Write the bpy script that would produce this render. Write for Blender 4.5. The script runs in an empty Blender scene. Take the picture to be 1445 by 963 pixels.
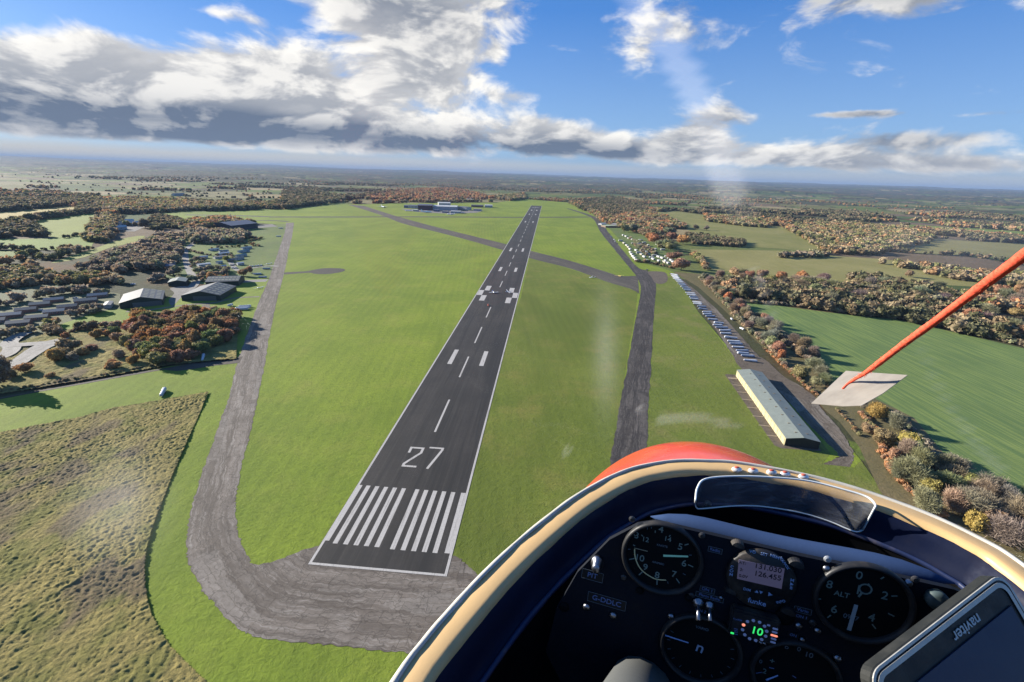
import bpy, bmesh, math, random
import numpy as np
from mathutils import Vector, Matrix
random.seed(7); rng = np.random.default_rng(7)
SC = bpy.context.scene; COL = SC.collection
R = math.radians
# ---------------------------------------------------------------- camera
F, CX, CY, H = 642., 722.5, 481.5, 122.
PIT, ROL = R(20.1), R(1.9)
cp, sp, cr, sr = math.cos(PIT), math.sin(PIT), math.cos(ROL), math.sin(ROL)
FW = np.array([0, cp, -sp]); _r0 = np.array([1, 0, 0.]); _u0 = np.array([0, sp, cp])
RT = cr*_r0 + sr*_u0; UP = -sr*_r0 + cr*_u0
CAM = np.array([0, 0, H])
cam = bpy.data.cameras.new('camera'); cam.sensor_width = 36; cam.lens = 36*F/1445
cam.clip_start = 0.01; cam.clip_end = 120000
co = bpy.data.objects.new('camera', cam); COL.objects.link(co)
m = Matrix.Identity(4)
for i in range(3):
    m[i][0] = RT[i]; m[i][1] = UP[i]; m[i][2] = -FW[i]; m[i][3] = CAM[i]
co.matrix_world = m; SC.camera = co
def ray(x, y): return FW + RT*(x-CX)/F - UP*(y-CY)/F
def G(x, y, z=0.):
    d = ray(x, y); t = (z-H)/d[2]; return CAM + t*d
def AT(x, y, z): return CAM + ray(x, y)*z          # z = depth along the view axis
def PL(x, y, h):                                    # cockpit point at height h relative to the eye
    d = ray(x, y); return CAM + d*(h/d[2])
# ---------------------------------------------------------------- sun, view
SUN_AZ, SUN_EL = R(-66), R(18.8)
sdir = Vector((math.sin(SUN_AZ)*math.cos(SUN_EL), math.cos(SUN_AZ)*math.cos(SUN_EL), math.sin(SUN_EL)))
sl = bpy.data.lights.new('sun', 'SUN'); sl.energy = 5.0; sl.angle = R(0.5); sl.color = (1, .93, .82)
so = bpy.data.objects.new('sun', sl); COL.objects.link(so); so.rotation_euler = sdir.to_track_quat('Z', 'Y').to_euler()
SC.view_settings.view_transform = 'Standard'; SC.view_settings.look = 'None'
SC.view_settings.exposure = 1.5; SC.view_settings.gamma = 1; SC.view_settings.use_curve_mapping = False
SC.render.engine = 'CYCLES'
SC.cycles.max_bounces = 6; SC.cycles.diffuse_bounces = 2; SC.cycles.glossy_bounces = 2; SC.cycles.transparent_max_bounces = 12
SC.cycles.volume_bounces = 1; SC.cycles.use_denoising = True; SC.cycles.caustics_reflective = False; SC.cycles.caustics_refractive = False
SKY_STRENGTH = 0.10
HAZE = 4.2e-5
# ---------------------------------------------------------------- node helpers
def nd(nt, typ, props=None, **ins):
    n = nt.nodes.new(typ)
    for k, v in (props or {}).items(): setattr(n, k, v)
    for k, v in ins.items():
        key = int(k[1:]) if k[0] == 'i' and k[1:].isdigit() else k.replace('_', ' ')
        s = n.inputs[key]
        if isinstance(v, bpy.types.NodeSocket): nt.links.new(v, s)
        elif v is not None: s.default_value = v
    return n
def mt(nt, op, a, b=0., c=0., clamp=False):
    n = nd(nt, 'ShaderNodeMath', {'operation': op, 'use_clamp': clamp}, i0=a, i1=b, i2=c); return n.outputs[0]
def mix(nt, f, a, b, mode='MIX'):
    n = nt.nodes.new('ShaderNodeMix'); n.data_type = 'RGBA'; n.blend_type = mode
    for s, v in ((n.inputs[0], f), (n.inputs[6], a), (n.inputs[7], b)):
        if isinstance(v, bpy.types.NodeSocket): nt.links.new(v, s)
        else: s.default_value = v if not isinstance(v, tuple) else (*v[:3], 1)
    return n.outputs[2]
def ramp(nt, v, a, b, x=0., y=1., smooth=True):
    n = nd(nt, 'ShaderNodeMapRange', {'interpolation_type': 'SMOOTHSTEP' if smooth else 'LINEAR'}, i0=v, i1=a, i2=b, i3=x, i4=y); return n.outputs[0]
def noise(nt, vec, scale, detail=4, rough=.55, dist=0.):
    return nd(nt, 'ShaderNodeTexNoise', None, Vector=vec, Scale=scale, Detail=detail, Roughness=rough, Distortion=dist).outputs[0]
def mapping(nt, vec, rot=0, sc=(1, 1, 1)):
    return nd(nt, 'ShaderNodeMapping', None, Vector=vec, Rotation=(0, 0, rot), Scale=sc).outputs[0]
def newmat(name, rough=.8, spec=.3):
    m = bpy.data.materials.new(name); m.use_nodes = True; nt = m.node_tree
    b = nt.nodes['Principled BSDF']; b.inputs['Roughness'].default_value = rough; b.inputs['Specular IOR Level'].default_value = spec
    return m, nt, b
def pos(nt): return nt.nodes.new('ShaderNodeNewGeometry').outputs['Position']
def objco(nt): return nt.nodes.new('ShaderNodeTexCoord').outputs['Object']
def bump(nt, b, h, strength, dist):
    n = nd(nt, 'ShaderNodeBump', None, Strength=strength, Distance=dist, Height=h); nt.links.new(n.outputs[0], b.inputs['Normal'])
_mc = {}
def plain(name, c, rough=.6, spec=.3, metal=0, var=.12, scale=2., emit=0):
    if name in _mc: return _mc[name]
    m, nt, b = newmat(name, rough, spec); b.inputs['Metallic'].default_value = metal
    v = noise(nt, objco(nt), scale, 5, .6)
    lo = tuple(x*(1-var) for x in c); hi = tuple(min(1, x*(1+var)) for x in c)
    o = mix(nt, ramp(nt, v, .3, .7), lo, hi); nt.links.new(o, b.inputs['Base Color'])
    if emit: nt.links.new(o, b.inputs['Emission Color']); b.inputs['Emission Strength'].default_value = emit
    _mc[name] = m; return m
def build_world():
    w = bpy.data.worlds.new('World'); SC.world = w; w.use_nodes = True; nt = w.node_tree; nt.nodes.clear()
    sky = nd(nt, 'ShaderNodeTexSky', {'sky_type': 'NISHITA', 'sun_disc': False, 'sun_elevation': SUN_EL, 'sun_rotation': SUN_AZ, 'altitude': 150, 'air_density': 1.0, 'dust_density': .6, 'ozone_density': 2.5})
    d = nt.nodes.new('ShaderNodeTexCoord').outputs['Generated']; s = nd(nt, 'ShaderNodeSeparateXYZ', None, i0=d); x, y, z = s.outputs
    az = mt(nt, 'MULTIPLY', mt(nt, 'ARCTAN2', x, y), 57.2958); el = mt(nt, 'MULTIPLY', mt(nt, 'ARCSINE', z), 57.2958)
    def noisev(sa, se, scale, detail, rough, dist, off=0):
        v = nd(nt, 'ShaderNodeCombineXYZ', None, i0=mt(nt, 'MULTIPLY', az, sa), i1=mt(nt, 'MULTIPLY', el, se), i2=off).outputs[0]
        return noise(nt, v, scale, detail, rough, dist)
    def gauss(a, e, wa, we, amp, tilt=0.):
        da = mt(nt, 'SUBTRACT', az, a); de = mt(nt, 'SUBTRACT', mt(nt, 'SUBTRACT', el, e), mt(nt, 'MULTIPLY', da, tilt))
        q = mt(nt, 'ADD', mt(nt, 'POWER', mt(nt, 'ABSOLUTE', mt(nt, 'DIVIDE', da, wa)), 2.), mt(nt, 'POWER', mt(nt, 'ABSOLUTE', mt(nt, 'DIVIDE', de, we)), 2.))
        return mt(nt, 'MULTIPLY', mt(nt, 'EXPONENT', mt(nt, 'MULTIPLY', q, -1.)), amp)
    def total(L):
        t = L[0]
        for q in L[1:]: t = mt(nt, 'ADD', t, q)
        return t
    n1 = noisev(.09, .19, 1.15, 10, .58, .35)
    # the same field sampled a little nearer the sun: its difference is the lit side
    v2 = nd(nt, 'ShaderNodeCombineXYZ', None, i0=mt(nt, 'MULTIPLY', mt(nt, 'SUBTRACT', az, 1.5), .09), i1=mt(nt, 'MULTIPLY', mt(nt, 'ADD', el, .9), .19), i2=0.).outputs[0]
    n2 = noise(nt, v2, 1.15, 10, .55, .35)
    bias = total([gauss(-48, 6.5, 13, 3.9, .36, -.02), gauss(-33, 6.6, 9, 3.6, .30), gauss(-22, 8.2, 11, 4.0, .30, .05), gauss(-9, 9.0, 6, 5., .26), gauss(-12, 16, 13, 4.2, .34), gauss(-26, 3.6, 24, 2.4, .30), gauss(4, 4.2, 8, 2.4, .30), gauss(16, 3.2, 8, 1.9, .27),
                  gauss(9.0, 12.6, 2.0, 1.6, .15), gauss(12.6, 12.4, 1.6, 1.4, .15), gauss(27, 2.6, 9, 1.4, .27), gauss(41, 1.9, 9, 1.0, .30), gauss(19, 4.2, 3, 1.8, .2), gauss(21, 6.3, 2.6, 1.6, .14), gauss(32, 16.0, 16, 3., .27), gauss(-2.5, 12.3, 1.2, 1.2, .17), gauss(0, 8.2, 3, .9, .16), gauss(-40, 12.5, 3, .6, .2), gauss(-30, 13, 3, .5, .18), gauss(5.5, 8.2, 1, .8, .1), gauss(33, 6.3, 6, .35, .22), gauss(45, 5.9, 6, .35, .22), gauss(37.5, 4.0, 4, 1.0, .20), gauss(43, 4.2, 2.5, .9, .15), gauss(-35, .9, 60, .7, -.25),
                  gauss(-42, 12.8, 12, 1.6, -.14), gauss(-42, 10.6, 11, 1.5, -.10), gauss(1, 12, 4, 5, -.08), gauss(-100, 12, 30, 14, .2)])
    cov = ramp(nt, mt(nt, 'ADD', n1, bias), .58, .76)
    # dark flat bases, strongest in the long bank on the left
    dark = total([gauss(-44, 3.5, 24, 1.9, .82), gauss(-18, 3.3, 20, 1.5, .70), gauss(6, 2.8, 12, 1.0, .75), gauss(28, 1.9, 14, .7, .45), gauss(33, 6.2, 6, .5, .8), gauss(21, 6.3, 4, 2., .5), gauss(45, 5.8, 6, .5, .6), gauss(38, 4.2, 7, 1.4, .7), gauss(30, 17, 18, 4, .75), gauss(-9, 15.5, 11, 2.6, .28), gauss(-14, 9, 8, 1.2, .15)])
    nb = noisev(.05, .32, 1.6, 6, .6, .4, 3.)
    lit = ramp(nt, mt(nt, 'SUBTRACT', n1, n2), -.07, .09); edge_ = ramp(nt, mt(nt, 'ADD', n1, bias), .62, .95, 1., .0)
    lit2 = mt(nt, 'SUBTRACT', mt(nt, 'ADD', mt(nt, 'MULTIPLY', lit, .55), mt(nt, 'ADD', .32, mt(nt, 'MULTIPLY', edge_, .25))), mt(nt, 'MULTIPLY', dark, mt(nt, 'ADD', .22, mt(nt, 'MULTIPLY', nb, .95))), clamp=True)
    ccol = mix(nt, lit2, CLOUD_DARK, CLOUD_LIT)
    # thin bright gap under the bank, warm on the sun side
    glow = mt(nt, 'MULTIPLY', ramp(nt, az, -60, 25, 1., .45), mt(nt, 'MULTIPLY', ramp(nt, mt(nt, 'ADD', el, mt(nt, 'MULTIPLY', nb, .8)), 1.2, 2.4, 1., 0.), ramp(nt, el, -5., -2.)))
    skyc = mix(nt, .78, mix(nt, 1., sky.outputs[0], SKY_TINT, 'MULTIPLY'), mix(nt, ramp(nt, el, 0., 16., 0., 1., False), SKY_LOW, SKY_HIGH))
    hz = ramp(nt, el, 0., 3., .5, 0., False); skyc = mix(nt, hz, skyc, SKY_HORIZON)
    col = mix(nt, mt(nt, 'MULTIPLY', cov, .97), skyc, ccol); col = mix(nt, mt(nt, 'MULTIPLY', glow, .92), col, SKY_GLOW)
    bg = nd(nt, 'ShaderNodeBackground', None, Color=col, Strength=SKY_STRENGTH); o = nt.nodes.new('ShaderNodeOutputWorld'); nt.links.new(bg.outputs[0], o.inputs[0])
    w.cycles.sampling_method = 'MANUAL'; w.cycles.sample_map_resolution = 512
CLOUD_DARK = (.52, .66, .95); CLOUD_LIT = (4.0, 3.85, 3.6); SKY_TINT = (.42, .60, .95); SKY_HORIZON = (.85, 1.25, 2.0); SKY_GLOW = (2.7, 2.5, 2.1)
SKY_HIGH = (.22, .82, 2.2); SKY_LOW = (1.25, 1.9, 2.7)
build_world()
def build_haze():
    b = MB().box((-43000, -43000, -45), (43000, 43000, 330)); o = b.build('haze', None); m = bpy.data.materials.new('air'); m.use_nodes = True; nt = m.node_tree; nt.nodes.clear()
    v = nd(nt, 'ShaderNodeVolumePrincipled', None, Color=(.21, .30, .47, 1), Density=HAZE, Anisotropy=.0); v.inputs['Emission Strength'].default_value = 0
    out = nt.nodes.new('ShaderNodeOutputMaterial'); nt.links.new(v.outputs[0], out.inputs['Volume']); o.data.materials.append(m); tag(o, kind='stuff')
    m.volume_intersection_method = 'FAST' if hasattr(m, 'volume_intersection_method') and False else getattr(m, 'volume_intersection_method', 'FAST')

# ---------------------------------------------------------------- object helpers
def tag(o, label=None, cat=None, group=None, kind=None):
    if label: o['label'] = label
    if cat: o['category'] = cat
    if group: o['group'] = group
    if kind: o['kind'] = kind
    return o
def mesh_obj(name, V, Fc, mat=None, parent=None, smooth=False):
    me = bpy.data.meshes.new(name); me.from_pydata([tuple(map(float, v)) for v in V], [], Fc); me.validate(); me.update()
    for mm in (mat if isinstance(mat, (list, tuple)) else [mat]):
        if mm: me.materials.append(mm)
    if smooth: me.polygons.foreach_set('use_smooth', [True]*len(me.polygons))
    o = bpy.data.objects.new(name, me); COL.objects.link(o)
    if parent: o.parent = parent
    return o
def fast_mesh(name, V, Q, mat, col=None, k=4, smooth=False):
    V = np.ascontiguousarray(V, dtype=np.float32); Q = np.ascontiguousarray(Q, dtype=np.int32)
    me = bpy.data.meshes.new(name); me.vertices.add(len(V)); me.vertices.foreach_set('co', V.ravel())
    me.loops.add(Q.size); me.loops.foreach_set('vertex_index', Q.ravel())
    me.polygons.add(len(Q)); me.polygons.foreach_set('loop_start', np.arange(0, Q.size, k, dtype=np.int32))
    me.polygons.foreach_set('loop_total', np.full(len(Q), k, dtype=np.int32))
    if smooth: me.polygons.foreach_set('use_smooth', np.ones(len(Q), dtype=bool))
    me.update(calc_edges=True)
    if col is not None:
        a = me.attributes.new('col', 'FLOAT_COLOR', 'POINT'); c = np.ones((len(V), 4), np.float32); c[:, :3] = col
        a.data.foreach_set('color', c.ravel())
    if mat: me.materials.append(mat)
    return me
def link(name, me, parent=None, loc=None):
    o = bpy.data.objects.new(name, me); COL.objects.link(o)
    if parent: o.parent = parent
    if loc is not None: o.location = loc
    return o
def empty(name, loc=(0, 0, 0), rz=0):
    o = bpy.data.objects.new(name, None); COL.objects.link(o); o.location = tuple(map(float, loc)); o.rotation_euler = (0, 0, rz); o.empty_display_size = .1
    return o
def copy_tree(o, parent=None):
    c = o.copy(); COL.objects.link(c)
    if parent: c.parent = parent
    for ch in [x for x in o.children]: copy_tree(ch, c)
    return c
class MB:
    def __init__(s): s.v = []; s.f = []; s.mi = []
    def add(s, V, Fc, mi=0):
        n = len(s.v); s.v += [tuple(map(float, p)) for p in V]; s.f += [tuple(i+n for i in f) for f in Fc]; s.mi += [mi]*len(Fc); return s
    def box(s, a, b, mi=0, rot=None):
        x0, y0, z0 = a; x1, y1, z1 = b
        V = [(x0,y0,z0),(x1,y0,z0),(x1,y1,z0),(x0,y1,z0),(x0,y0,z1),(x1,y0,z1),(x1,y1,z1),(x0,y1,z1)]
        return s.add(V, [(0,3,2,1),(4,5,6,7),(0,1,5,4),(1,2,6,5),(2,3,7,6),(3,0,4,7)], mi)
    def loft(s, rings, mi=0, cap=True, closed=True):
        n = len(rings[0]); V = [p for r in rings for p in r]; Fc = []
        for i in range(len(rings)-1):
            for j in range(n if closed else n-1):
                k = (j+1) % n; Fc.append((i*n+j, i*n+k, (i+1)*n+k, (i+1)*n+j))
        if cap: Fc += [tuple(range(n))[::-1], tuple((len(rings)-1)*n+j for j in range(n))]
        return s.add(V, Fc, mi)
    def tube(s, P, rad, n=8, mi=0, cap=True):
        P = [Vector(tuple(map(float, p))) for p in P]; rad = rad if hasattr(rad, '__len__') else [rad]*len(P); rings = []
        for i, p in enumerate(P):
            t = (P[min(i+1, len(P)-1)]-P[max(i-1, 0)]).normalized()
            a = t.orthogonal().normalized() if i == 0 else (a - t*a.dot(t)).normalized()
            b = t.cross(a); rings.append([tuple(p+(a*math.cos(2*math.pi*k/n)+b*math.sin(2*math.pi*k/n))*rad[i]) for k in range(n)])
        return s.loft(rings, mi, cap)
    def ell(s, c, r, n=10, m=7, mi=0):
        rings = []
        for i in range(1, m):
            t = math.pi*i/m; rings.append([(c[0]+r[0]*math.sin(t)*math.cos(2*math.pi*k/n), c[1]+r[1]*math.sin(t)*math.sin(2*math.pi*k/n), c[2]+r[2]*math.cos(t)) for k in range(n)])
        return s.loft(rings, mi)
    def build(s, name, mat, parent=None, smooth=False, bev=0):
        o = mesh_obj(name, s.v, s.f, mat, parent, smooth)
        if any(s.mi): o.data.polygons.foreach_set('material_index', s.mi)
        bm = bmesh.new(); bm.from_mesh(o.data); bmesh.ops.recalc_face_normals(bm, faces=bm.faces)
        if bev: bmesh.ops.bevel(bm, geom=bm.edges[:], offset=bev, segments=2, affect='EDGES')
        bm.to_mesh(o.data); bm.free(); return o
# ---------------------------------------------------------------- numpy noise
def _h(ix, iy, seed):
    n = (ix.astype(np.int64)*374761393 + iy.astype(np.int64)*668265263 + seed*1442695041) & 0x7fffffff
    n = ((n ^ (n >> 13))*1274126177) & 0x7fffffff
    return ((n ^ (n >> 16)) & 0xffff)/65535.
def vn(x, y, seed=0):
    ix, iy = np.floor(x), np.floor(y); fx, fy = x-ix, y-iy; fx = fx*fx*(3-2*fx); fy = fy*fy*(3-2*fy)
    a, b, c, d = _h(ix, iy, seed), _h(ix+1, iy, seed), _h(ix, iy+1, seed), _h(ix+1, iy+1, seed)
    return (a*(1-fx)+b*fx)*(1-fy)+(c*(1-fx)+d*fx)*fy
def fbm(x, y, seed=0, o=4):
    s = 0; a = 1; t = 0
    for i in range(o): s = s+a*vn(x*2**i+17.3*i, y*2**i-9.1*i, seed+i); t += a; a *= .5
    return s/t
def sstep(x, a, b): t = np.clip((x-a)/(b-a), 0, 1); return t*t*(3-2*t)
def pip(poly, x, y):
    ins = np.zeros(x.shape, bool); n = len(poly)
    for i in range(n):
        x0, y0 = poly[i][:2]; x1, y1 = poly[(i+1) % n][:2]
        if y0 == y1: continue
        c = ((y0 > y) != (y1 > y)) & (x < (x1-x0)*(y-y0)/(y1-y0)+x0); ins ^= c
    return ins
def gp(pts): return [tuple(G(x, y)[:2]) for x, y in pts]
def smooth_poly(P, k=6, closed=True):
    P = [np.array(p, float) for p in P]; n = len(P); out = []
    for i in range(n if closed else n-1):
        g = (lambda j: P[j % n]) if closed else (lambda j: P[min(max(j, 0), n-1)])
        p0, p1, p2, p3 = g(i-1), g(i), g(i+1), g(i+2)
        for j in range(k):
            t = j/k; out.append(.5*((2*p1)+(-p0+p2)*t+(2*p0-5*p1+4*p2-p3)*t*t+(-p0+3*p1-3*p2+p3)*t**3))
    if not closed: out.append(P[-1])
    return out
# ---------------------------------------------------------------- regions (outlines measured on the ground)
AIRFIELD = gp([(-60,575),(100,545),(240,517),(335,507),(352,470),(372,400),(395,340),(400,318),(330,312),(249,308),(225,302),(300,299),(400,296),(480,289),(560,287),(700,286),(740,281),(800,286),(838,303),(862,325),(885,350),(905,371),(938,380),(950,384),(985,440),(1040,505),(1100,560),(1160,600),(1190,620),(1215,650),(1250,700),(1330,800),(1300,1200),(400,1400),(-200,1200)])
STRIP = gp([(75,469),(83,459),(116,448),(133,441),(169,436),(212,430),(250,415),(300,405),(340,396),(379,392),(368,420),(349,471),(342,503),(304,507),(326,490),(336,455),(336,448),(299,443),(219,449),(194,457),(155,464),(125,464)])
SCRUB = gp([(-60,574),(0,558),(92,543),(240,517),(335,508),(338,449),(300,440),(219,446),(194,455),(155,462),(75,467),(40,480),(0,495),(-60,515)])
MEADOW = gp([(-40,620),(0,612),(49,602),(108,591),(162,576),(230,565),(296,553.5),(270,613),(243,675),(219,740),(209,775),(206,800),(207,830),(217,870),(240,910),(280,950),(310,975),(330,1010),(200,1300),(-300,1200)])
CROP = gp([(1053,427),(1100,432),(1200,445),(1260,450),(1320,463),(1445,492),(1560,515),(1650,800),(1500,735),(1400,690),(1340,650),(1290,590),(1230,560),(1165,540),(1160,505),(1110,470),(1060,440)])
HILLF = gp([(974,352),(1100,354),(1185,362),(1250,366),(1304,376),(1350,385),(1460,405),(1460,410),(1309,401),(1259,394),(1197,398),(1100,389),(1004,381),(979,361)])
OLIVEF = gp([(914,300),(954,298),(997,304),(994,311),(1060,318),(1100,319),(1125,332),(1160,349),(1160,357),(1100,351),(1051,348),(979,330),(962,320),(944,310)])
FIELDS = [  # name, px outline, colour
 ('green_field', [(917,288.5),(954,289.8),(999,294.7),(1034,297),(1110,303),(1170,307),(1170,313),(1085,306),(1034,301),(960,297),(919,296)], (.055,.12,.04)),
 ('pale_field', [(1085,279.8),(1160,286),(1220,292),(1160,289.5),(1085,283)], (.16,.16,.07)),
 ('straw_field', [(1257,301),(1307,305),(1305,309),(1272,312),(1257,307)], (.30,.23,.13)),
 ('olive_field', [(1274,317),(1330,320),(1444,327),(1470,334),(1371,330),(1314,324)], (.11,.17,.05)),
 ('dark_field', [(1235,332),(1260,334),(1284,339),(1250,340)], (.05,.11,.04)),
 ('green_field', [(1319,307),(1380,309),(1460,313),(1460,319),(1380,315),(1319,312)], (.10,.14,.05)),
 ('pasture', [(1322,340),(1460,345),(1460,364),(1360,360),(1272,355),(1290,349)], (.15,.16,.08)),
 ('green_field', [(1349,291),(1460,296),(1460,302),(1349,298)], (.10,.15,.06)),
 ('pale_field', [(-30,302),(91,291),(105,293),(113,300),(22,315),(-30,316)], (.24,.22,.09)),
 ('green_field', [(28,315),(116,302.5),(155,300),(133,311),(130,327),(91,335),(66,333),(55,322)], (.13,.18,.04)),
 ('green_field', [(-30,338),(69,337),(133,330),(130,346),(111,353),(-30,350)], (.11,.18,.04)),
 ('green_field', [(-30,355),(41,356),(39,361),(17,364),(0,371),(-30,375)], (.10,.15,.045)),
 ('pale_field', [(77,369),(130,352),(177,336),(205,333),(190,342),(155,350),(120,363),(80,371)], (.15,.19,.06)),
 ('green_field', [(-30,279),(120,278.5),(257,277),(257,280),(120,282),(-30,283)], (.20,.25,.06)),
 ('stubble_field', [(230,265),(300,266),(340,268),(330,271),(240,268)], (.22,.18,.11)),
 ('green_field', [(457,274),(491,270.4),(540,271),(510,276),(480,278)], (.14,.22,.05)),
 ('pale_field', [(446,261.6),(470,261.5),(488,263.5),(475,266),(455,265.5)], (.19,.2,.08)),
 ('stubble_field', [(735,273.6),(822,273.5),(840,276),(800,280),(735,282)], (.27,.2,.13)),
 ('green_field', [(640,252),(700,253),(690,255),(650,255)], (.12,.16,.06)),
 ('pale_field', [(990,262),(1060,264),(1055,267),(1000,265)], (.16,.16,.08)),
 ('green_field', [(0,252),(130,253),(120,256),(0,256)], (.13,.15,.07)),
 ('green_field', [(300,254),(420,255),(400,258),(310,257)], (.11,.15,.06)),
]
FIELDS = [(n_, p_, (c_[0]*1.22, c_[1]*1.02, c_[2]*.7)) for n_, p_, c_ in FIELDS]
WOODS = {  # far and middle woods: px outline, tree spacing m, palette
 'w1': ([(815,296),(830,283),(860,278),(905,285),(917,300),(885,305),(860,310),(838,301)], 11, 'dark'),
 'w7': ([(1110,320),(1160,315),(1224,320),(1272,322),(1321,337),(1300,345),(1259,354.5),(1235,361),(1185,360),(1160,354),(1125,332)], 11, 'mixed'),
 'wl1': ([(-20,284),(130,281),(170,289),(100,291),(0,300),(-20,300)], 13, 'dark'),
 'wl2': ([(130,284),(250,282),(300,288),(370,289),(400,294),(300,297),(215,301),(200,300),(150,300)], 12, 'mixed'),
 'wl3': ([(-20,316),(22,317),(55,322),(66,335),(-20,337)], 11, 'dark'),
 'wl4': ([(132,312),(158,302),(165,330),(150,343),(118,345)], 10, 'mixed'),
 'wl5': ([(118,380),(165,358),(205,347),(225,332),(258,334),(258,358),(245,378),(180,386),(110,386)], 9.5, 'brown'),
 'wl6': ([(-20,386),(50,378),(62,388),(110,390),(165,393),(172,402),(110,404),(60,402),(-20,412)], 8, 'mixed'),
 'wl7': ([(210,314),(225,306),(255,312),(258,320),(240,325),(212,325)], 10, 'dark'),
 'wc1': ([(500,281),(560,269),(640,265),(668,272),(700,281),(640,284),(560,285)], 14, 'rust'),
 'wc2': ([(690,280),(740,273),(742,282),(720,284)], 14, 'mixed'),
 'wc3': ([(380,290),(400,284),(450,283),(500,281),(470,287),(400,296)], 14, 'dark'),
 'wc4': ([(400,272),(450,268),(460,276),(500,278),(560,270),(500,283),(400,284)], 16, 'dark'),
 'wr8': ([(262,327),(330,329),(350,333),(345,343),(300,345),(270,343)], 11, 'brown'),
 'wr9': ([(995,335),(1052,343),(1050,350),(979,345),(965,330)], 8, 'dark'),
 'wr10': ([(1090,365),(1120,360),(1185,363),(1120,364)], 9, 'brown'),
 'wr11': ([(1240,372),(1304,377),(1390,388),(1445,392),(1470,412),(1330,392)], 10, 'mixed'),
 'wr12': ([(1000,312),(1040,310),(1090,318),(1085,322),(1050,320),(996,313)], 10, 'mixed'),
}
AWAY = [AIRFIELD, STRIP, CROP, HILLF, OLIVEF, SCRUB] + [gp(p) for _, p, _ in FIELDS] \
     + [gp([(255,330),(400,312),(395,420),(235,420),(0,480),(0,420),(150,415),(230,390)])] + [gp([(800,300),(905,330),(965,384),(920,384)])] \
     + [gp([(520,289),(690,285),(690,300),(520,300)])] + [gp([(935,380),(960,380),(1000,396),(1060,432),(1110,480),(1170,560),(1250,600),(1400,700),(1400,900),(1100,700),(940,500)])] + [gp([(-200,345),(255,325),(255,520),(-200,560)])]
WP = {k: gp(v[0]) for k, v in WOODS.items()}
def height(x, y):
    r = np.hypot(x, y)
    h = sstep(r, 2300, 6500)*((fbm(x/1700, y/1700, 3)-.5)*90-4)
    h = h + sstep(r, 9000, 25000)*(100+170*(fbm(x/4200+3, y/4200, 11, 5)-.42)) + sstep(r, 5000, 14000)*14
    return h
def cells(x, y, S=270.):
    a = .35; xr = (x*math.cos(a)-y*math.sin(a))/S; yr = (x*math.sin(a)+y*math.cos(a))/(S*.8)
    xr = xr+.18*(fbm(x/300, y/300, 41, 2)-.5); yr = yr+.18*(fbm(x/300, y/300, 43, 2)-.5)
    ix, iy = np.floor(xr), np.floor(yr); d1 = np.full(x.shape, 9.); d2 = d1.copy(); idx = np.zeros(x.shape)
    for i in (-1, 0, 1):
        for j in (-1, 0, 1):
            cx, cy = ix+i, iy+j; px = cx+.15+.7*_h(cx, cy, 5); py = cy+.15+.7*_h(cx, cy, 6)
            d = np.maximum(np.abs(xr-px), np.abs(yr-py))+.3*np.minimum(np.abs(xr-px), np.abs(yr-py)); hsh = _h(cx, cy, 7)
            nb = d < d1; d2 = np.where(nb, d1, np.minimum(d2, d)); idx = np.where(nb, hsh, idx); d1 = np.where(nb, d, d1)
    return idx, (d2-d1)*S
def is_wood(x, y, idx):
    r = np.hypot(x, y)
    f = fbm(x/1300, y/900, 77, 3); return f+.35*(idx-.5) > .57-.06*sstep(r, 3000, 8000)
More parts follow.
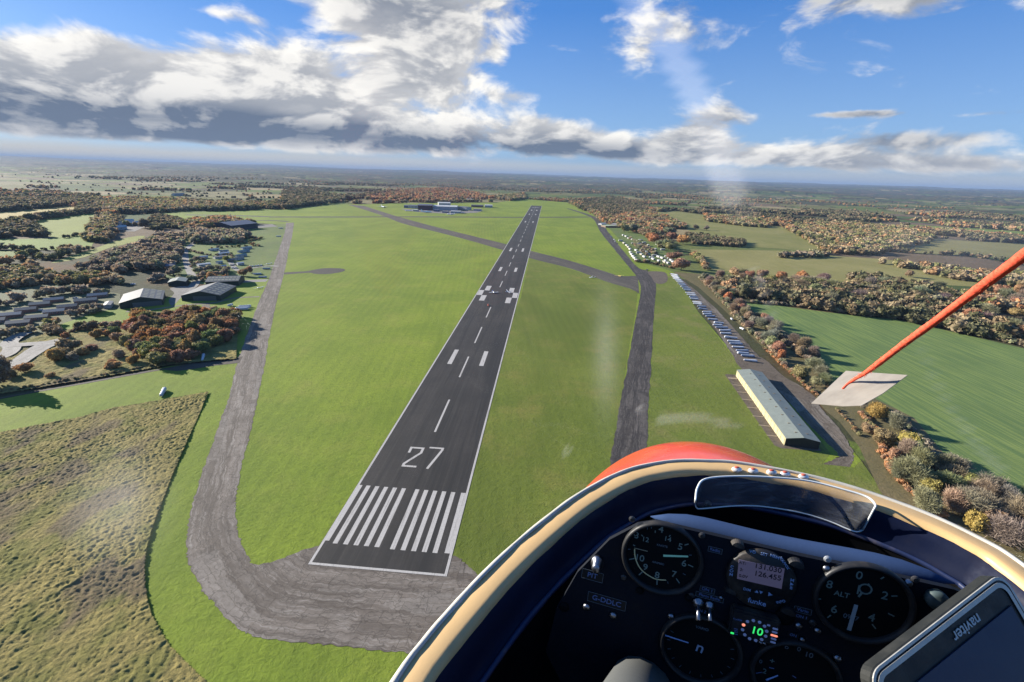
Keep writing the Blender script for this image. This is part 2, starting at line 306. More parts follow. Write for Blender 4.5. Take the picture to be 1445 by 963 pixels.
# ---------------------------------------------------------------- terrain
def terrain_mat():
    m, nt, b = newmat('countryside', .95, .1)
    at = nd(nt, 'ShaderNodeAttribute', {'attribute_name': 'col'}).outputs['Color']; p = pos(nt)
    n1 = noise(nt, p, .012, 6, .6); n2 = noise(nt, p, .15, 4, .6)
    c = mix(nt, ramp(nt, n1, .3, .7), mix(nt, .5, at, (.6, .62, .55, 1), 'MULTIPLY'), at)
    c = mix(nt, ramp(nt, n2, .3, .75, .0, .45), c, (.05, .05, .03, 1))
    nt.links.new(c, b.inputs['Base Color']); bump(nt, b, n2, .6, 1.5); return m
def build_terrain():
    f = np.linspace(-60, 60, 1250); rest = np.linspace(60, 300, 90)[1:-1]
    th = np.radians(np.concatenate([f, rest])); rr = [55.]
    while rr[-1] < 41000: rr.append(rr[-1]*1.0092)
    rr = np.array(rr); T, RR = np.meshgrid(th, rr); X = RR*np.sin(T); Y = RR*np.cos(T)
    Z = height(X, Y); idx, e = cells(X, Y); w = is_wood(X, Y, idx)
    pal = np.array([(.12,.16,.03),(.17,.16,.055),(.08,.12,.03),(.32,.25,.13),(.17,.12,.075),(.14,.16,.045),(.24,.21,.10),(.07,.10,.03)])*.95
    C = pal[np.minimum((idx*7.99*7 % 8).astype(int), 7)]
    wn = fbm(X/60, Y/60, 9, 3); wood = np.stack([.055+.05*wn*0+.07*sstep(wn, .5, .8), .048+.02*wn, .022+.01*wn], -1)
    C = np.where(w[..., None], wood, C)
    hedge = (~w) & (e < 9+RR*.0035) & (RR > 400); C = np.where(hedge[..., None], np.array([.04, .042, .02]), C)
    Z = Z+np.where(w, 9+5*wn, 0)*sstep(RR, 3500, 6500)+np.where(hedge, 7, 0)*sstep(RR, 4500, 7500)
    Z = Z-.12
    n = len(th); V = np.stack([X, Y, Z], -1).reshape(-1, 3); C = C.reshape(-1, 3)
    i = np.arange(len(rr)-1)[:, None]*n; j = np.arange(n)[None]; k = (j+1) % n
    Q = np.stack([i+j, i+n+j, i+n+k, i+k], -1).reshape(-1, 4)
    c0 = len(V); V = np.vstack([V, [[0, 0, -.12]]]); C = np.vstack([C, [[.08, .12, .03]]])
    k0 = np.arange(n); kk = (k0+1) % n
    me = fast_mesh('ground', V, Q, terrain_mat(), C, 4, True)
    o = link('ground', me); tag(o, kind='structure')
    V2 = np.vstack([V[:n], [[0, 0, -.12]]]); T3 = np.stack([k0, kk, np.full(n, n)], -1)
    me2 = fast_mesh('ground_beneath', V2, T3, me.materials[0], C[:n+1], 3); o2 = link('ground_beneath', me2, o)
build_terrain()
# ---------------------------------------------------------------- ground sheets
RW = R(3.8)
def grass_mat(name, lo, hi, dry, stripes=.10, rot=-RW, k=1., fine=.5):
    m, nt, b = newmat(name, .9, .15); p = pos(nt)
    a = noise(nt, p, .010, 5, .6, .5); c = noise(nt, p, .035, 5, .62); mp = mapping(nt, p, rot, (1, .06, 1))
    s = noise(nt, mp, .22, 3, .5); f = noise(nt, p, 1.1, 4, .7)
    col = mix(nt, ramp(nt, a, .35, .65), lo, hi)
    col = mix(nt, ramp(nt, c, .45, .8, 0, .55*k), col, dry)
    col = mix(nt, ramp(nt, s, .35, .65, 0, stripes*2.2), col, tuple(x*.72 for x in lo)+(1,))
    col = mix(nt, ramp(nt, f, .3, .75, 0, fine), col, tuple(x*.55 for x in lo)+(1,))
    f2 = noise(nt, p, .13, 4, .6); col = mix(nt, ramp(nt, f2, .5, .8, 0, .35), col, tuple(x*1.25 for x in hi)+(1,))
    f3 = noise(nt, p, .42, 5, .72, .4); col = mix(nt, ramp(nt, f3, .46, .70, 0, .5), col, tuple(x*.62 for x in lo)+(1,)); f4 = noise(nt, mapping(nt, p, R(70), (1, .45, 1)), .009, 4, .55, 1.5); col = mix(nt, ramp(nt, f4, .48, .66, 0, .55*k), col, tuple(x*.78 for x in lo)+(1,))
    wv = nd(nt, 'ShaderNodeTexWave', {'bands_direction': 'X'}, Vector=mapping(nt, p, rot, (1, 1, 1)), Scale=.045, Distortion=1.2, Detail=2, Detail_Scale=.5).outputs[1]; col = mix(nt, ramp(nt, wv, .3, .8, 0, stripes*1.1), col, tuple(x*1.3 for x in hi)+(1,))
    nt.links.new(col, b.inputs['Base Color']); bump(nt, b, f3, .6, .5); return m
GRASS = grass_mat('mown_grass', (.135, .185, .020), (.19, .24, .024), (.27, .255, .055), .07)
GRASS3 = grass_mat('long_grass', (.098, .128, .018), (.14, .165, .026), (.22, .18, .05), .05, k=1.5)
GRASS2 = grass_mat('strip_grass', (.15, .205, .022), (.20, .25, .03), (.24, .23, .05), .05)
def sheet(name, poly, z, mat, k=0):
    if k: poly = smooth_poly(poly, k)
    o = mesh_obj(name, [(p[0], p[1], z) for p in poly], [tuple(range(len(poly)))], mat)
    if o.data.polygons[0].normal.z < 0: o.data.flip_normals()
    return tag(o, kind='structure')
sheet('airfield_grass', AIRFIELD, 0, GRASS)
sheet('longer_grass', gp([(700,500),(735,420),(748,362),(860,398),(900,412),(897,440),(886,500),(872,600),(862,660),(840,800),(760,1000),(640,1100),(620,820),(656,700)]), .012, GRASS3)
sheet('longer_grass', gp([(920,404),(950,386),(985,440),(1036,505),(1064,530),(1110,575),(1150,612),(1172,640),(1160,656),(1205,660),(1215,650),(1250,700),(1330,800),(1300,1100),(850,1100),(905,700),(913,622),(920,500)]), .012, grass_mat('hangar_grass', (.10, .13, .022), (.14, .165, .028), (.22, .18, .07), .05, k=1.5))
sheet('grass_strip', STRIP, .03, GRASS2, 3)
def crop_mat():
    m, nt, b = newmat('winter_crop', .9, .15); p = pos(nt)
    mp = mapping(nt, p, R(108), (1, 1, 1))
    w = nd(nt, 'ShaderNodeTexWave', {'wave_type': 'BANDS', 'bands_direction': 'X'}, Vector=mp, Scale=.16, Distortion=1.6, Detail=3, Detail_Scale=.6).outputs[1]
    st = noise(nt, mapping(nt, p, R(108), (1, .035, 1)), .55, 4, .6); a = noise(nt, p, .03, 4)
    c = mix(nt, ramp(nt, a, .3, .7), (.13, .17, .045), (.17, .215, .055)); c = mix(nt, ramp(nt, st, .42, .58, 0, .8), c, (.068, .115, .036))
    c = mix(nt, ramp(nt, w, .3, .8, 0, .25), c, (.05, .10, .035)); f = noise(nt, p, 2.2, 3, .7); c = mix(nt, ramp(nt, f, .4, .8, 0, .5), c, (.15, .20, .09))
    nt.links.new(c, b.inputs['Base Color']); bump(nt, b, st, .5, .3); return m
sheet('crop_field', CROP, .02, crop_mat())
sheet('stubble_hill_field', HILLF, .02, grass_mat('olive_stubble', (.20, .185, .06), (.26, .23, .085), (.31, .25, .12), .14, R(-50)))
sheet('olive_pasture', OLIVEF, .02, grass_mat('olive_grass', (.16, .165, .045), (.24, .215, .075), (.25, .20, .09), .1, R(-60)))
for i, (nm, px, c) in enumerate(FIELDS):
    key = 'field_cover_%02d' % i
    P = gp(px); far = max(math.hypot(*p) for p in P); z = .03
    if far > 2300: continue
    sheet(nm, P, z, grass_mat(key, c, tuple(x*1.2 for x in c), tuple(x*.8 for x in c), .12, R(20+37*i % 90), .6, .3), 2)
def rough_mesh(name, poly, step, amp, mat, seed, z0=.05, freq=1.4):
    P = np.array(poly); x0, y0 = np.maximum(P.min(0), (-560, -40)); x1, y1 = np.minimum(P.max(0), (300, 900))
    xs = np.arange(x0, x1, step); ys = np.arange(y0, y1, step); X, Y = np.meshgrid(xs, ys)
    a = .9; Xr = X*math.cos(a)-Y*math.sin(a); Yr = X*math.sin(a)+Y*math.cos(a)
    n = fbm(Xr/freq/1.9, Yr/freq/1.0, seed, 3); big = fbm(X/22, Y/22, seed+9, 3)
    rid = 1-np.abs(2*n-1); n2 = fbm(Xr/freq*1.9, Yr/freq*1.3, seed+2, 2); Z = z0+amp*(.2+.9*rid*rid+.45*n2)*(0.3+1.2*big)
    ins = pip(poly, X, Y); V = np.stack([X, Y, Z], -1).reshape(-1, 3)
    nx = len(xs); i = np.arange(len(ys)-1)[:, None]*nx; j = np.arange(nx-1)[None]; ok = ins[:-1, :-1] & ins[1:, 1:] & ins[1:, :-1] & ins[:-1, 1:]
    Q = np.stack([i+j, i+j+1, i+nx+j+1, i+nx+j], -1)[ok]
    br = fbm(X/14, Y/26, seed+5, 4); g = np.stack([.175+.15*n, .142+.115*n, .052+.035*n], -1); brn = np.array([.14, .10, .065])
    gr = np.array([.14, .14, .035]); w1 = sstep(fbm(X/9, Y/9, seed+3, 3), .45, .7)[..., None]; w2 = sstep(br, .56, .72)[..., None]
    C = (g*(1-w1*.7)+gr*w1*.7); C = C*(1-w2*.85)+brn*w2*.85
    o = link(name, fast_mesh(name, V, Q, mat, C.reshape(-1, 3), 4, True)); return tag(o, kind='structure')
def rough_mat():
    m, nt, b = newmat('tussock_grass', .95, .1); at = nd(nt, 'ShaderNodeAttribute', {'attribute_name': 'col'}).outputs['Color']; p = pos(nt)
    f = noise(nt, p, 1.5, 5, .7, .6); c = mix(nt, ramp(nt, f, .35, .7, 0, .6), at, (.085, .09, .035)); nt.links.new(c, b.inputs['Base Color']); bump(nt, b, f, .8, .5); return m
TUS = rough_mat()
rough_mesh('rough_meadow', MEADOW, .40, .68, TUS, 21, .04, 1.05)
rough_mesh('scrub_grassland', SCRUB, .9, .8, TUS, 31, .04, 2.2)
HUTS = gp([(-60,515),(0,495),(40,480),(75,467),(83,459),(116,448),(133,441),(169,436),(170,415),(150,412),(60,402),(0,412),(-60,430)])
sheet('hut_ground', HUTS, .006, grass_mat('scrubby_ground', (.10,.11,.05), (.15,.15,.07), (.17,.13,.08), .05, 0, 1.2, .6))
sheet('camp_ground', gp([(262,332),(300,326),(362,322),(414,314),(408,345),(396,392),(340,396),(300,402),(262,400),(232,392)]), .008, grass_mat('camp_grass', (.10,.14,.04), (.15,.19,.04), (.17,.15,.08), .05, 0, 1.2, .6))
sheet('caravan_ground', gp([(836,304),(870,308),(893,328),(905,330),(935,350),(962,383),(950,384),(938,380),(905,371),(885,350),(862,325)]), .017, grass_mat('park_grass', (.10,.14,.04), (.14,.18,.04), (.17,.15,.09), .05, 0, 1.3, .6))
# ribbons: UV runs along the way, so streaks and joints follow it
def ribbon(name, A, B, z, mat, k=5, parent=None, kind='structure'):
    A = smooth_poly(gp(A), k*3, False); B = smooth_poly(gp(B), k*3, False); n = len(A)
    for Q_ in (A, B):
        for i in range(n): Q_[i] = Q_[i]+np.array([vn(np.array([i*.9]), np.array([7.]), 3)[0]-.5, vn(np.array([i*.9]), np.array([3.]), 4)[0]-.5])*.9; s = 0; S = [0]
    for i in range(1, n): s += np.linalg.norm((A[i]+B[i]-A[i-1]-B[i-1])/2); S.append(s)
    m_ = 5; V = []; UV = []
    for i in range(n):
        wd = np.linalg.norm(B[i]-A[i])
        for j in range(m_): t = j/(m_-1); q = A[i]*(1-t)+B[i]*t; V.append((q[0], q[1], z)); UV.append((S[i], t*wd))
    Fc = [(i*m_+j, i*m_+j+1, (i+1)*m_+j+1, (i+1)*m_+j) for i in range(n-1) for j in range(m_-1)]
    o = mesh_obj(name, V, Fc, mat, parent); uv = o.data.uv_layers.new(name='UVMap')
    for l in o.data.loops: uv.data[l.index].uv = UV[l.vertex_index]
    if o.data.polygons[0].normal.z < 0: o.data.flip_normals()
    if not parent: tag(o, kind=kind)
    return o
def track_mat(name, base, dark, pale, jw=.5, joints=True, wear=.5):
    m, nt, b = newmat(name, .85, .25); uv = nt.nodes.new('ShaderNodeTexCoord').outputs['UV']; p = pos(nt)
    s1 = noise(nt, mapping(nt, uv, 0, (.06, 1.1, 1)), 1.0, 7, .7, .5); s2 = noise(nt, mapping(nt, uv, 0, (.012, .22, 1)), 1.0, 4, .6, .3)
    g = noise(nt, p, .6, 6, .72); pt = noise(nt, p, .045, 5, .62, .8)
    c = mix(nt, ramp(nt, s2, .40, .60), base, dark); c = mix(nt, ramp(nt, s1, .46, .66, 0, .85), c, pale); sq = nd(nt, 'ShaderNodeTexVoronoi', {'distance': 'CHEBYCHEV'}, Vector=mapping(nt, uv, 0, (.03, .16, 1)), Scale=1., Randomness=.8); c = mix(nt, ramp(nt, nd(nt, 'ShaderNodeSeparateColor', None, i0=sq.outputs[1]).outputs[0], .62, .64, 0, .4), c, dark); c = mix(nt, ramp(nt, nd(nt, 'ShaderNodeSeparateColor', None, i0=sq.outputs[1]).outputs[1], .80, .82, 0, .45), c, pale); c = mix(nt, ramp(nt, pt, .52, .64, 0, .6), c, dark)
    c = mix(nt, ramp(nt, g, .35, .75, 0, wear), c, tuple(x*.55 for x in dark)+(1,))
    if joints:
        br = nd(nt, 'ShaderNodeTexBrick', {'offset': 0.5}, Vector=uv, Color1=(1, 1, 1, 1), Color2=(.72, .72, .72, 1), Mortar=(.35, .34, .3, 1), Scale=1., Mortar_Size=.10, Mortar_Smooth=.6, Brick_Width=9., Row_Height=3.9)
        c = mix(nt, jw, c, br.outputs[0], 'MULTIPLY')
    # thin wandering cracks with darker filler
    vo = nd(nt, 'ShaderNodeTexVoronoi', {'feature': 'DISTANCE_TO_EDGE'}, Vector=nd(nt, 'ShaderNodeVectorMath', {'operation': 'ADD'}, i0=mapping(nt, uv, 0, (.12, .35, 1)), i1=nd(nt, 'ShaderNodeVectorMath', {'operation': 'SCALE'}, i0=nd(nt, 'ShaderNodeTexNoise', None, Vector=p, Scale=.3).outputs[1], Scale=1.2).outputs[0]).outputs[0], Scale=.9).outputs[0]
    c = mix(nt, ramp(nt, vo, .0, .05, .55, 0), c, tuple(x*.4 for x in dark)+(1,))
    nt.links.new(c, b.inputs['Base Color']); bump(nt, b, g, .3, .1); return m
CONC = track_mat('old_concrete', (.19, .158, .128, 1), (.115, .093, .073, 1), (.29, .255, .215, 1), .75)
TARM = track_mat('worn_tarmac', (.062, .053, .046, 1), (.036, .031, .028, 1), (.14, .122, .105, 1), .5)
CROSSM = track_mat('cross_tarmac', (.095, .08, .062, 1), (.055, .048, .04, 1), (.13, .11, .08, 1), .2)
outer = [(404,314.5),(401.6,328.5),(394.8,349),(388,368.5),(380,393),(368,420),(349,471),(335,512),(323,560),(310,597),(288,660),(273,706),(264,750),(265,790),(280,823),(297,848),(342,890),(391,903.5),(485,913),(576,922),(700,930),(820,930)]
inner = [(415,314.5),(412,334),(407,355),(404,372),(398.6,396),(392,420),(380,475),(374,512),(364,560),(356,600),(343,650),(335,690),(332,713),(336,751),(349,785),(370,796.5),(446,771),(500,768),(580,770),(640,784),(672,811),(760,900)]
ribbon('taxiway', outer, inner, .05, CONC, 6)
ribbon('crosswind_runway', [(490.8,289),(535,303),(568,315.5),(618,328),(660,339),(707,352.4),(747.5,364.5),(804.8,379.4),(857,398),(889.5,408),(902,415)],
       [(513,290.6),(551.7,303),(590.5,314),(629,324),(670,334),(713,344.6),(750,354.5),(799.8,367),(849.6,382),(874.5,389.4),(900,389.4)], .035, CROSSM, 4)
ribbon('eastern_taxiway', [(799.8,294.7),(833.4,307),(847,327),(864.6,349.5),(889.5,379.4),(899.4,392),(904.4,409),(899,440),(888,500),(877,560),(868,610),(860,660),(852,720),(845,760)],
       [(801.5,294.2),(839.6,306.5),(859.6,329.6),(879.5,354.5),(899.4,377),(914.4,383),(925.6,398),(923,440),(919.5,500),(916,560),(913,622),(910,660),(906,720),(903,760)], .055, TARM, 5)
def path(name, px, w, z, mat, world=False):
    P = smooth_poly(px if world else gp(px), 5, False); n = len(P); V = []; UV = []; s = 0; ww = w if hasattr(w, '__len__') else [w, w]
    for i in range(n):
        t = P[min(i+1, n-1)]-P[max(i-1, 0)]; t = t/np.linalg.norm(t); nn = np.array([-t[1], t[0]]); wi = ww[0]+(ww[1]-ww[0])*i/(n-1)
        if i: s += np.linalg.norm(P[i]-P[i-1])
        for q in (-.5, .5): a = P[i]+nn*wi*q; V.append((a[0], a[1], z)); UV.append((s, (q+.5)*wi))
    o = mesh_obj(name, V, [(2*i, 2*i+1, 2*i+3, 2*i+2) for i in range(n-1)], mat); uv = o.data.uv_layers.new(name='UVMap')
    for l in o.data.loops: uv.data[l.index].uv = UV[l.vertex_index]
    if o.data.polygons[0].normal.z < 0: o.data.flip_normals()
    return tag(o, kind='structure')
TRACKG = track_mat('gravel_track', (.15, .12, .09, 1), (.09, .07, .05, 1), (.22, .195, .16, 1), 0, False)
PALE = track_mat('pale_concrete', (.27, .25, .22, 1), (.18, .165, .145, 1), (.35, .33, .29, 1), .3)
path('taxi_link', [(380,306.5),(480,306.5),(600,306.3),(735,307),(832,306.5)], 24, .045, TARM)
path('taxi_link', [(408,313),(380,311.5),(330,311),(262,311.5)], 14, .045, TARM)
path('taxi_link', [(262,303.5),(330,304.5),(380,306)], 20, .045, TARM)
sheet('turning_pan', gp([(401,386),(404,384.5),(430,383.2),(443,381),(455,379),(470,378.6),(484,379.5),(487,382),(478,385),(462,387),(445,386.8),(435,385.2),(403,387.6)]), .045, CROSSM, 3)
sheet('side_road', gp([(343,503),(304.5,509.5),(277,512),(249,517),(194,526),(111,541.5),(27,556.5),(-60,572),(-60,574),(27,558),(111,543.5),(194,528.5),(230,522),(249,524),(277,520.5),(304.5,516),(338,512.5)]), .06, CONC)
path('concrete_road', [(-20,528),(18,519),(38,506),(58,493),(75,486),(92,484)], (7, 16), .95, PALE).location.z = 0.3
path('concrete_road', [(-20,514),(9,503),(18,493),(14,486),(25,477),(38,471)], 9, 1.25, PALE)
path('concrete_road', [(16,490),(50,487.5),(85,485)], 8, 1.3, PALE)
path('camp_road', [(286,334),(266,349),(261,359),(264.5,374),(270,387),(276,394),(274,402),(262,412)], (7, 9), .06, PALE)
path('camp_road', [(325,370),(336,382),(352,379),(378,375.5),(392,376)], 6, .06, PALE)
path('camp_road', [(335,398),(360,396.5),(377,396)], 13, .06, PALE)
path('camp_road', [(178,440),(212,437.5),(243,433),(268,430),(300,428),(330,421),(366,419)], 4, .065, CONC)
path('camp_road', [(290,430),(294,440)], 6, .062, TRACKG)
sheet('concrete_yard', gp([(243,432),(238,424),(246,414),(240,407),(262,404),(268,410),(258,418),(252,424)]), .05, PALE, 3)
sheet('concrete_yard', gp([(296,326.5),(330,327),(365,322),(392,320),(384,316.5),(362,318),(350,322)]), .05, PALE)
sheet('farm_yard', gp([(158,314),(205,313),(210,318),(190,327),(178,327),(175,320),(160,321)]), .05, PALE)
sheet('dirt_patch', gp([(914,384),(930,383.4),(940,386),(942,396),(934,401),(924,399),(920,392)]), .058, TRACKG, 4)
ribbon('gravel_track', [(944,385.5),(958,399),(985,430),(1012,468),(1036,505),(1064,530),(1092,545),(1115,570),(1140,598),(1164,622),(1182,640),(1178,648),(1160,656)],
       [(949,385.5),(968,399),(1004,430),(1040,468),(1072,505),(1104,530),(1130,545),(1150,563),(1162,580),(1185,606),(1197,625),(1205,645),(1200,660)], .04, TRACKG, 4)
sheet('gravel_apron', gp([(1036,505),(1075,505),(1104,530),(1145,556),(1150,566),(1120,560),(1088,545),(1060,533)]), .05, TRACKG, 3)
# ---------------------------------------------------------------- main runway in its own frame (x across, y along)
RO = G(434, 797); RO = Vector((RO[0], RO[1], 0))
def rwmat():
    m, nt, b = newmat('runway_asphalt', .8, .3); o = objco(nt)
    st = noise(nt, mapping(nt, o, 0, (.9, .012, 1)), 1., 5, .65); g = noise(nt, o, .8, 6, .7); a = noise(nt, o, .03, 5, .6)
    sk = noise(nt, mapping(nt, o, R(3), (.22, .006, 1)), 1., 4, .6, .4)
    c = mix(nt, ramp(nt, a, .35, .65), (.020, .018, .016), (.036, .031, .027)); c = mix(nt, ramp(nt, st, .45, .7, 0, .6), c, (.050, .044, .038))
    c = mix(nt, ramp(nt, sk, .48, .62, 0, .75), c, (.012, .0115, .011)); c = mix(nt, ramp(nt, g, .3, .7, 0, .45), c, (.014, .013, .012))
    br = nd(nt, 'ShaderNodeTexBrick', {'offset': 0.}, Vector=o, Color1=(1, 1, 1, 1), Color2=(.86, .86, .86, 1), Mortar=(.55, .55, .55, 1), Scale=1., Mortar_Size=.06, Mortar_Smooth=.5, Brick_Width=5.1, Row_Height=180.)
    c = mix(nt, .7, c, br.outputs[0], 'MULTIPLY'); nt.links.new(c, b.inputs['Base Color']); bump(nt, b, g, .25, .08); return m
def paintmat():
    m, nt, b = newmat('white_marking_paint', .7, .3); o = objco(nt); g = noise(nt, o, 1.3, 6, .75); s = noise(nt, mapping(nt, o, 0, (2.2, .06, 1)), 1., 5, .7)
    c = mix(nt, ramp(nt, g, .4, .75, 0, .6), (.40, .375, .34), (.25, .23, .20)); c = mix(nt, ramp(nt, s, .50, .72, 0, .8), c, (.13, .115, .10)); nt.links.new(c, b.inputs['Base Color']); return m
PAINT = paintmat(); RWL = 1915.; RWW = 46.2
rw = MB().add([(0, 0, .08), (RWW, 0, .08), (RWW, RWL, .08), (0, RWL, .08)], [(0, 1, 2, 3)]).build('runway', rwmat())
rw.location = RO; rw.rotation_euler = (0, 0, -RW); tag(rw, kind='structure')
def mark(name, rects, z=.088):
    b = MB()
    for x0, x1, y0, y1 in rects: b.add([(x0, y0, z), (x1, y0, z), (x1, y1, z), (x0, y1, z)], [(0, 1, 2, 3)])
    return b.build(name, PAINT, rw)
mark('edge_line', [(.1, 1.0, 1.0, RWL)]); mark('edge_line', [(RWW-1.0, RWW-.1, 1.0, RWL)]); mark('threshold_bar', [(.1, RWW-.1, .1, 1.0)])
mark('threshold_stripe', [(1.0, 2.3, 10.6, 41.)], .089); mark('threshold_stripe', [(RWW-2.9, RWW-1.0, 9.5, 41.)], .089)
for i in range(5):
    x = 4.0+i*3.7; mark('threshold_stripe', [(x, x+1.7, 9.6, 41.)])
for i in range(5):
    x = 24.4+i*3.7; mark('threshold_stripe', [(x, x+1.7, 9.2, 41.)])
for y0, y1 in [(85, 120), (151, 186), (214, 253), (281, 316)]: mark('centre_line_dash', [(21.4, 22.4, y0, y1)])
y = 400.
while y < 1850: mark('centre_line_dash', [(21.5, 22.5, y, y+32)]); y += 64
for y0, y1, w in [(171, 198, 3.), (492, 520, 3.4), (664, 700, 3.4), (1170, 1210, 3.2), (1430, 1470, 3.2)]:
    c = 11.2 if y0 < 300 else 12.
    mark('touchdown_bar', [(c-w/2, c+w/2, y0, y1)]); mark('touchdown_bar', [(33.-w/2, 33.+w/2, y0, y1)])
mark('touchdown_bar', [(10, 15, 1620, 1660), (29, 34, 1620, 1660), (8, 38, 1790, 1800)])
for x0, y0 in [(6.7, 338), (1.2, 360), (6.7, 382)]: mark('checker_square', [(x0, x0+5.5, y0, y0+22)])
for x0, y0 in [(33.9, 333), (39.3, 355), (33.9, 377)]: mark('checker_square', [(x0, x0+5.4, y0, y0+22)])
def stroke(P, w):                                         # numerals as mitred strokes
    P = [Vector(p) for p in P]; L = []; Rr = []
    for i, p in enumerate(P):
        a = (P[i]-P[i-1]).normalized() if i else (P[1]-P[0]).normalized(); c = (P[i+1]-P[i]).normalized() if i < len(P)-1 else a
        na, nc = Vector((-a.y, a.x)), Vector((-c.y, c.x)); mm = (na+nc).normalized(); k = w/2/max(.35, mm.dot(na)); L.append(p+mm*k); Rr.append(p-mm*k)
    return L, Rr
def numeral(P, w):
    L, Rr = stroke(P, w); n = len(P); V = [(p.x, p.y, .089) for p in L]+[(p.x, p.y, .089) for p in Rr]
    MB().add(V, [(i, i+1, n+i+1, n+i) for i in range(n-1)]).build('runway_numeral', PAINT, rw)
numeral([(14.3, 66.0), (14.3, 70.2), (19.9, 70.2), (19.9, 66.5), (14.6, 57.6), (14.6, 55.9), (20.6, 55.9)], 1.15)
numeral([(22.7, 71.2), (29.0, 71.2), (29.0, 69.5), (25.6, 55.0)], 1.15)
# ---------------------------------------------------------------- trees
def leafmat():
    m, nt, b = newmat('foliage', .8, .2); at = nd(nt, 'ShaderNodeAttribute', {'attribute_name': 'col'}).outputs['Color']
    oi = nt.nodes.new('ShaderNodeObjectInfo'); p = pos(nt); n = noise(nt, p, .9, 3, .6)
    c = mix(nt, 1., at, oi.outputs['Color'], 'MULTIPLY'); c = mix(nt, ramp(nt, n, .3, .7, 0, .35), c, mix(nt, 1., c, (.45, .5, .5, 1), 'MULTIPLY'))
    nt.links.new(c, b.inputs['Base Color'])
    tr = nd(nt, 'ShaderNodeBsdfTranslucent', None, Color=c); mx = nd(nt, 'ShaderNodeMixShader', None, i0=.28, i1=b.outputs[0], i2=tr.outputs[0])
    nt.links.new(mx.outputs[0], nt.nodes['Material Output'].inputs[0]); return m
LEAF = leafmat(); BARK = plain('bark', (.10, .085, .07), .9, .1, var=.3, scale=3.)
def crown(rg, nq, size, core=True, bare=False, lobes=9, elong=1.):
    """unit crown: radius about 1, spans z 0..~1.7 ; returns verts, quads, grey tint"""
    C = []; 
    for i in range(lobes):
        a = rg.uniform(0, 2*math.pi); rr = .62*math.sqrt(rg.uniform()); z = rg.uniform(.35, 1.2)*elong
        C.append((rr*math.cos(a), rr*math.sin(a), z, rg.uniform(.34, .55)*(1.12-.3*abs(z/elong-.7))))
    C.append((0, 0, .75*elong, .68)); C = np.array(C)
    k = rg.integers(0, len(C), nq); d = rg.normal(size=(nq, 3)); d /= np.linalg.norm(d, axis=1)[:, None]
    rad = C[k, 3]*rg.uniform(.66 if not bare else .3, 1.2, nq); P = C[k, :3]+d*rad[:, None]
    P[:, 2] = np.maximum(P[:, 2], .06)
    s = size*rg.uniform(.6, 1.4, nq)
    if bare:
        ax = d*.75+np.array([0, 0, .45])+rg.normal(size=(nq, 3))*.35
    else: ax = rg.normal(size=(nq, 3))
    ax /= np.linalg.norm(ax, axis=1)[:, None]
    b2 = np.cross(ax, rg.normal(size=(nq, 3))); b2 /= np.linalg.norm(b2, axis=1)[:, None]
    wl, ww = (s*2.6, s*.12) if bare else (s, s*.75)
    a1 = ax*wl[:, None]*.5; a2 = b2*ww[:, None]*.5
    V = np.stack([P-a1-a2, P+a1-a2*.6, P+a1+a2, P-a1+a2*.8], 1).reshape(-1, 3); Q = np.arange(nq*4).reshape(-1, 4)
    t = np.repeat(rg.uniform(.65, 1.25, nq)*(.9+.25*rg.uniform(size=len(C))[k]), 4)
    if core:
        bm = bmesh.new(); sub = 1 if nq < 120 else 2
        VV = [V]; QQ = [Q]; TT = [t]; off = len(V)
        cs = C if nq > 150 else C[[0, 1, 2, -1]]
        for c in cs:
            b_ = bmesh.new(); bmesh.ops.create_cube(b_, size=1.2); bmesh.ops.subdivide_edges(b_, edges=b_.edges[:], cuts=1 if nq < 400 else 2, use_grid_fill=True)
            v = np.array([x.co[:] for x in b_.verts]); q = np.array([[x.index for x in f.verts] for f in b_.faces]); b_.free()
            v /= np.linalg.norm(v, axis=1)[:, None]; sc_ = c[3]*(.5 if bare else .84 if nq > 150 else .98)
            v = v*sc_*rg.uniform(.82, 1.1, (len(v), 1))+c[:3]; VV.append(v); QQ.append(q+off); off += len(v); TT.append(np.full(len(v), .75)*rg.uniform(.8, 1.2, len(v)))
        bm.free(); V = np.vstack(VV); Q = np.vstack(QQ); t = np.concatenate(TT)
    return V, Q, t
def rgn(s): return np.random.default_rng(s)
LEAFY = [fast_mesh('crown', *crown(rgn(s), 1500, .17)[:2], LEAF, np.repeat(crown(rgn(s), 1500, .17)[2][:, None], 3, 1)) for s in range(6)]
FINE = [fast_mesh('crown', *crown(rgn(s+50), 3800, .10, lobes=13)[:2], LEAF, np.repeat(crown(rgn(s+50), 3800, .10, lobes=13)[2][:, None], 3, 1)) for s in range(4)]
def bare_crown(s):
    V, Q, t = crown(rgn(s+90), 5200, .17, core=False, bare=True, lobes=12); b = MB(); rg = rgn(s)
    for i in range(16):
        a = rg.uniform(0, 6.28); r1 = rg.uniform(.3, .85); z = rg.uniform(.6, 1.35)
        p = [(0, 0, -.1), (.3*r1*math.cos(a), .3*r1*math.sin(a), .25*z+.05), (.75*r1*math.cos(a+.2), .75*r1*math.sin(a+.2), .7*z), (r1*math.cos(a), r1*math.sin(a), z)]
        b.tube(p, [.05, .035, .02, .008], 4, cap=False)
    v2 = np.array(b.v); q2 = np.array(b.f)+len(V); V = np.vstack([V, v2]); Q = np.vstack([Q, q2]); t = np.concatenate([t, np.full(len(v2), .8)])
    return fast_mesh('crown', V, Q, LEAF, np.repeat(t[:, None], 3, 1))
BARE = [bare_crown(s) for s in range(4)]
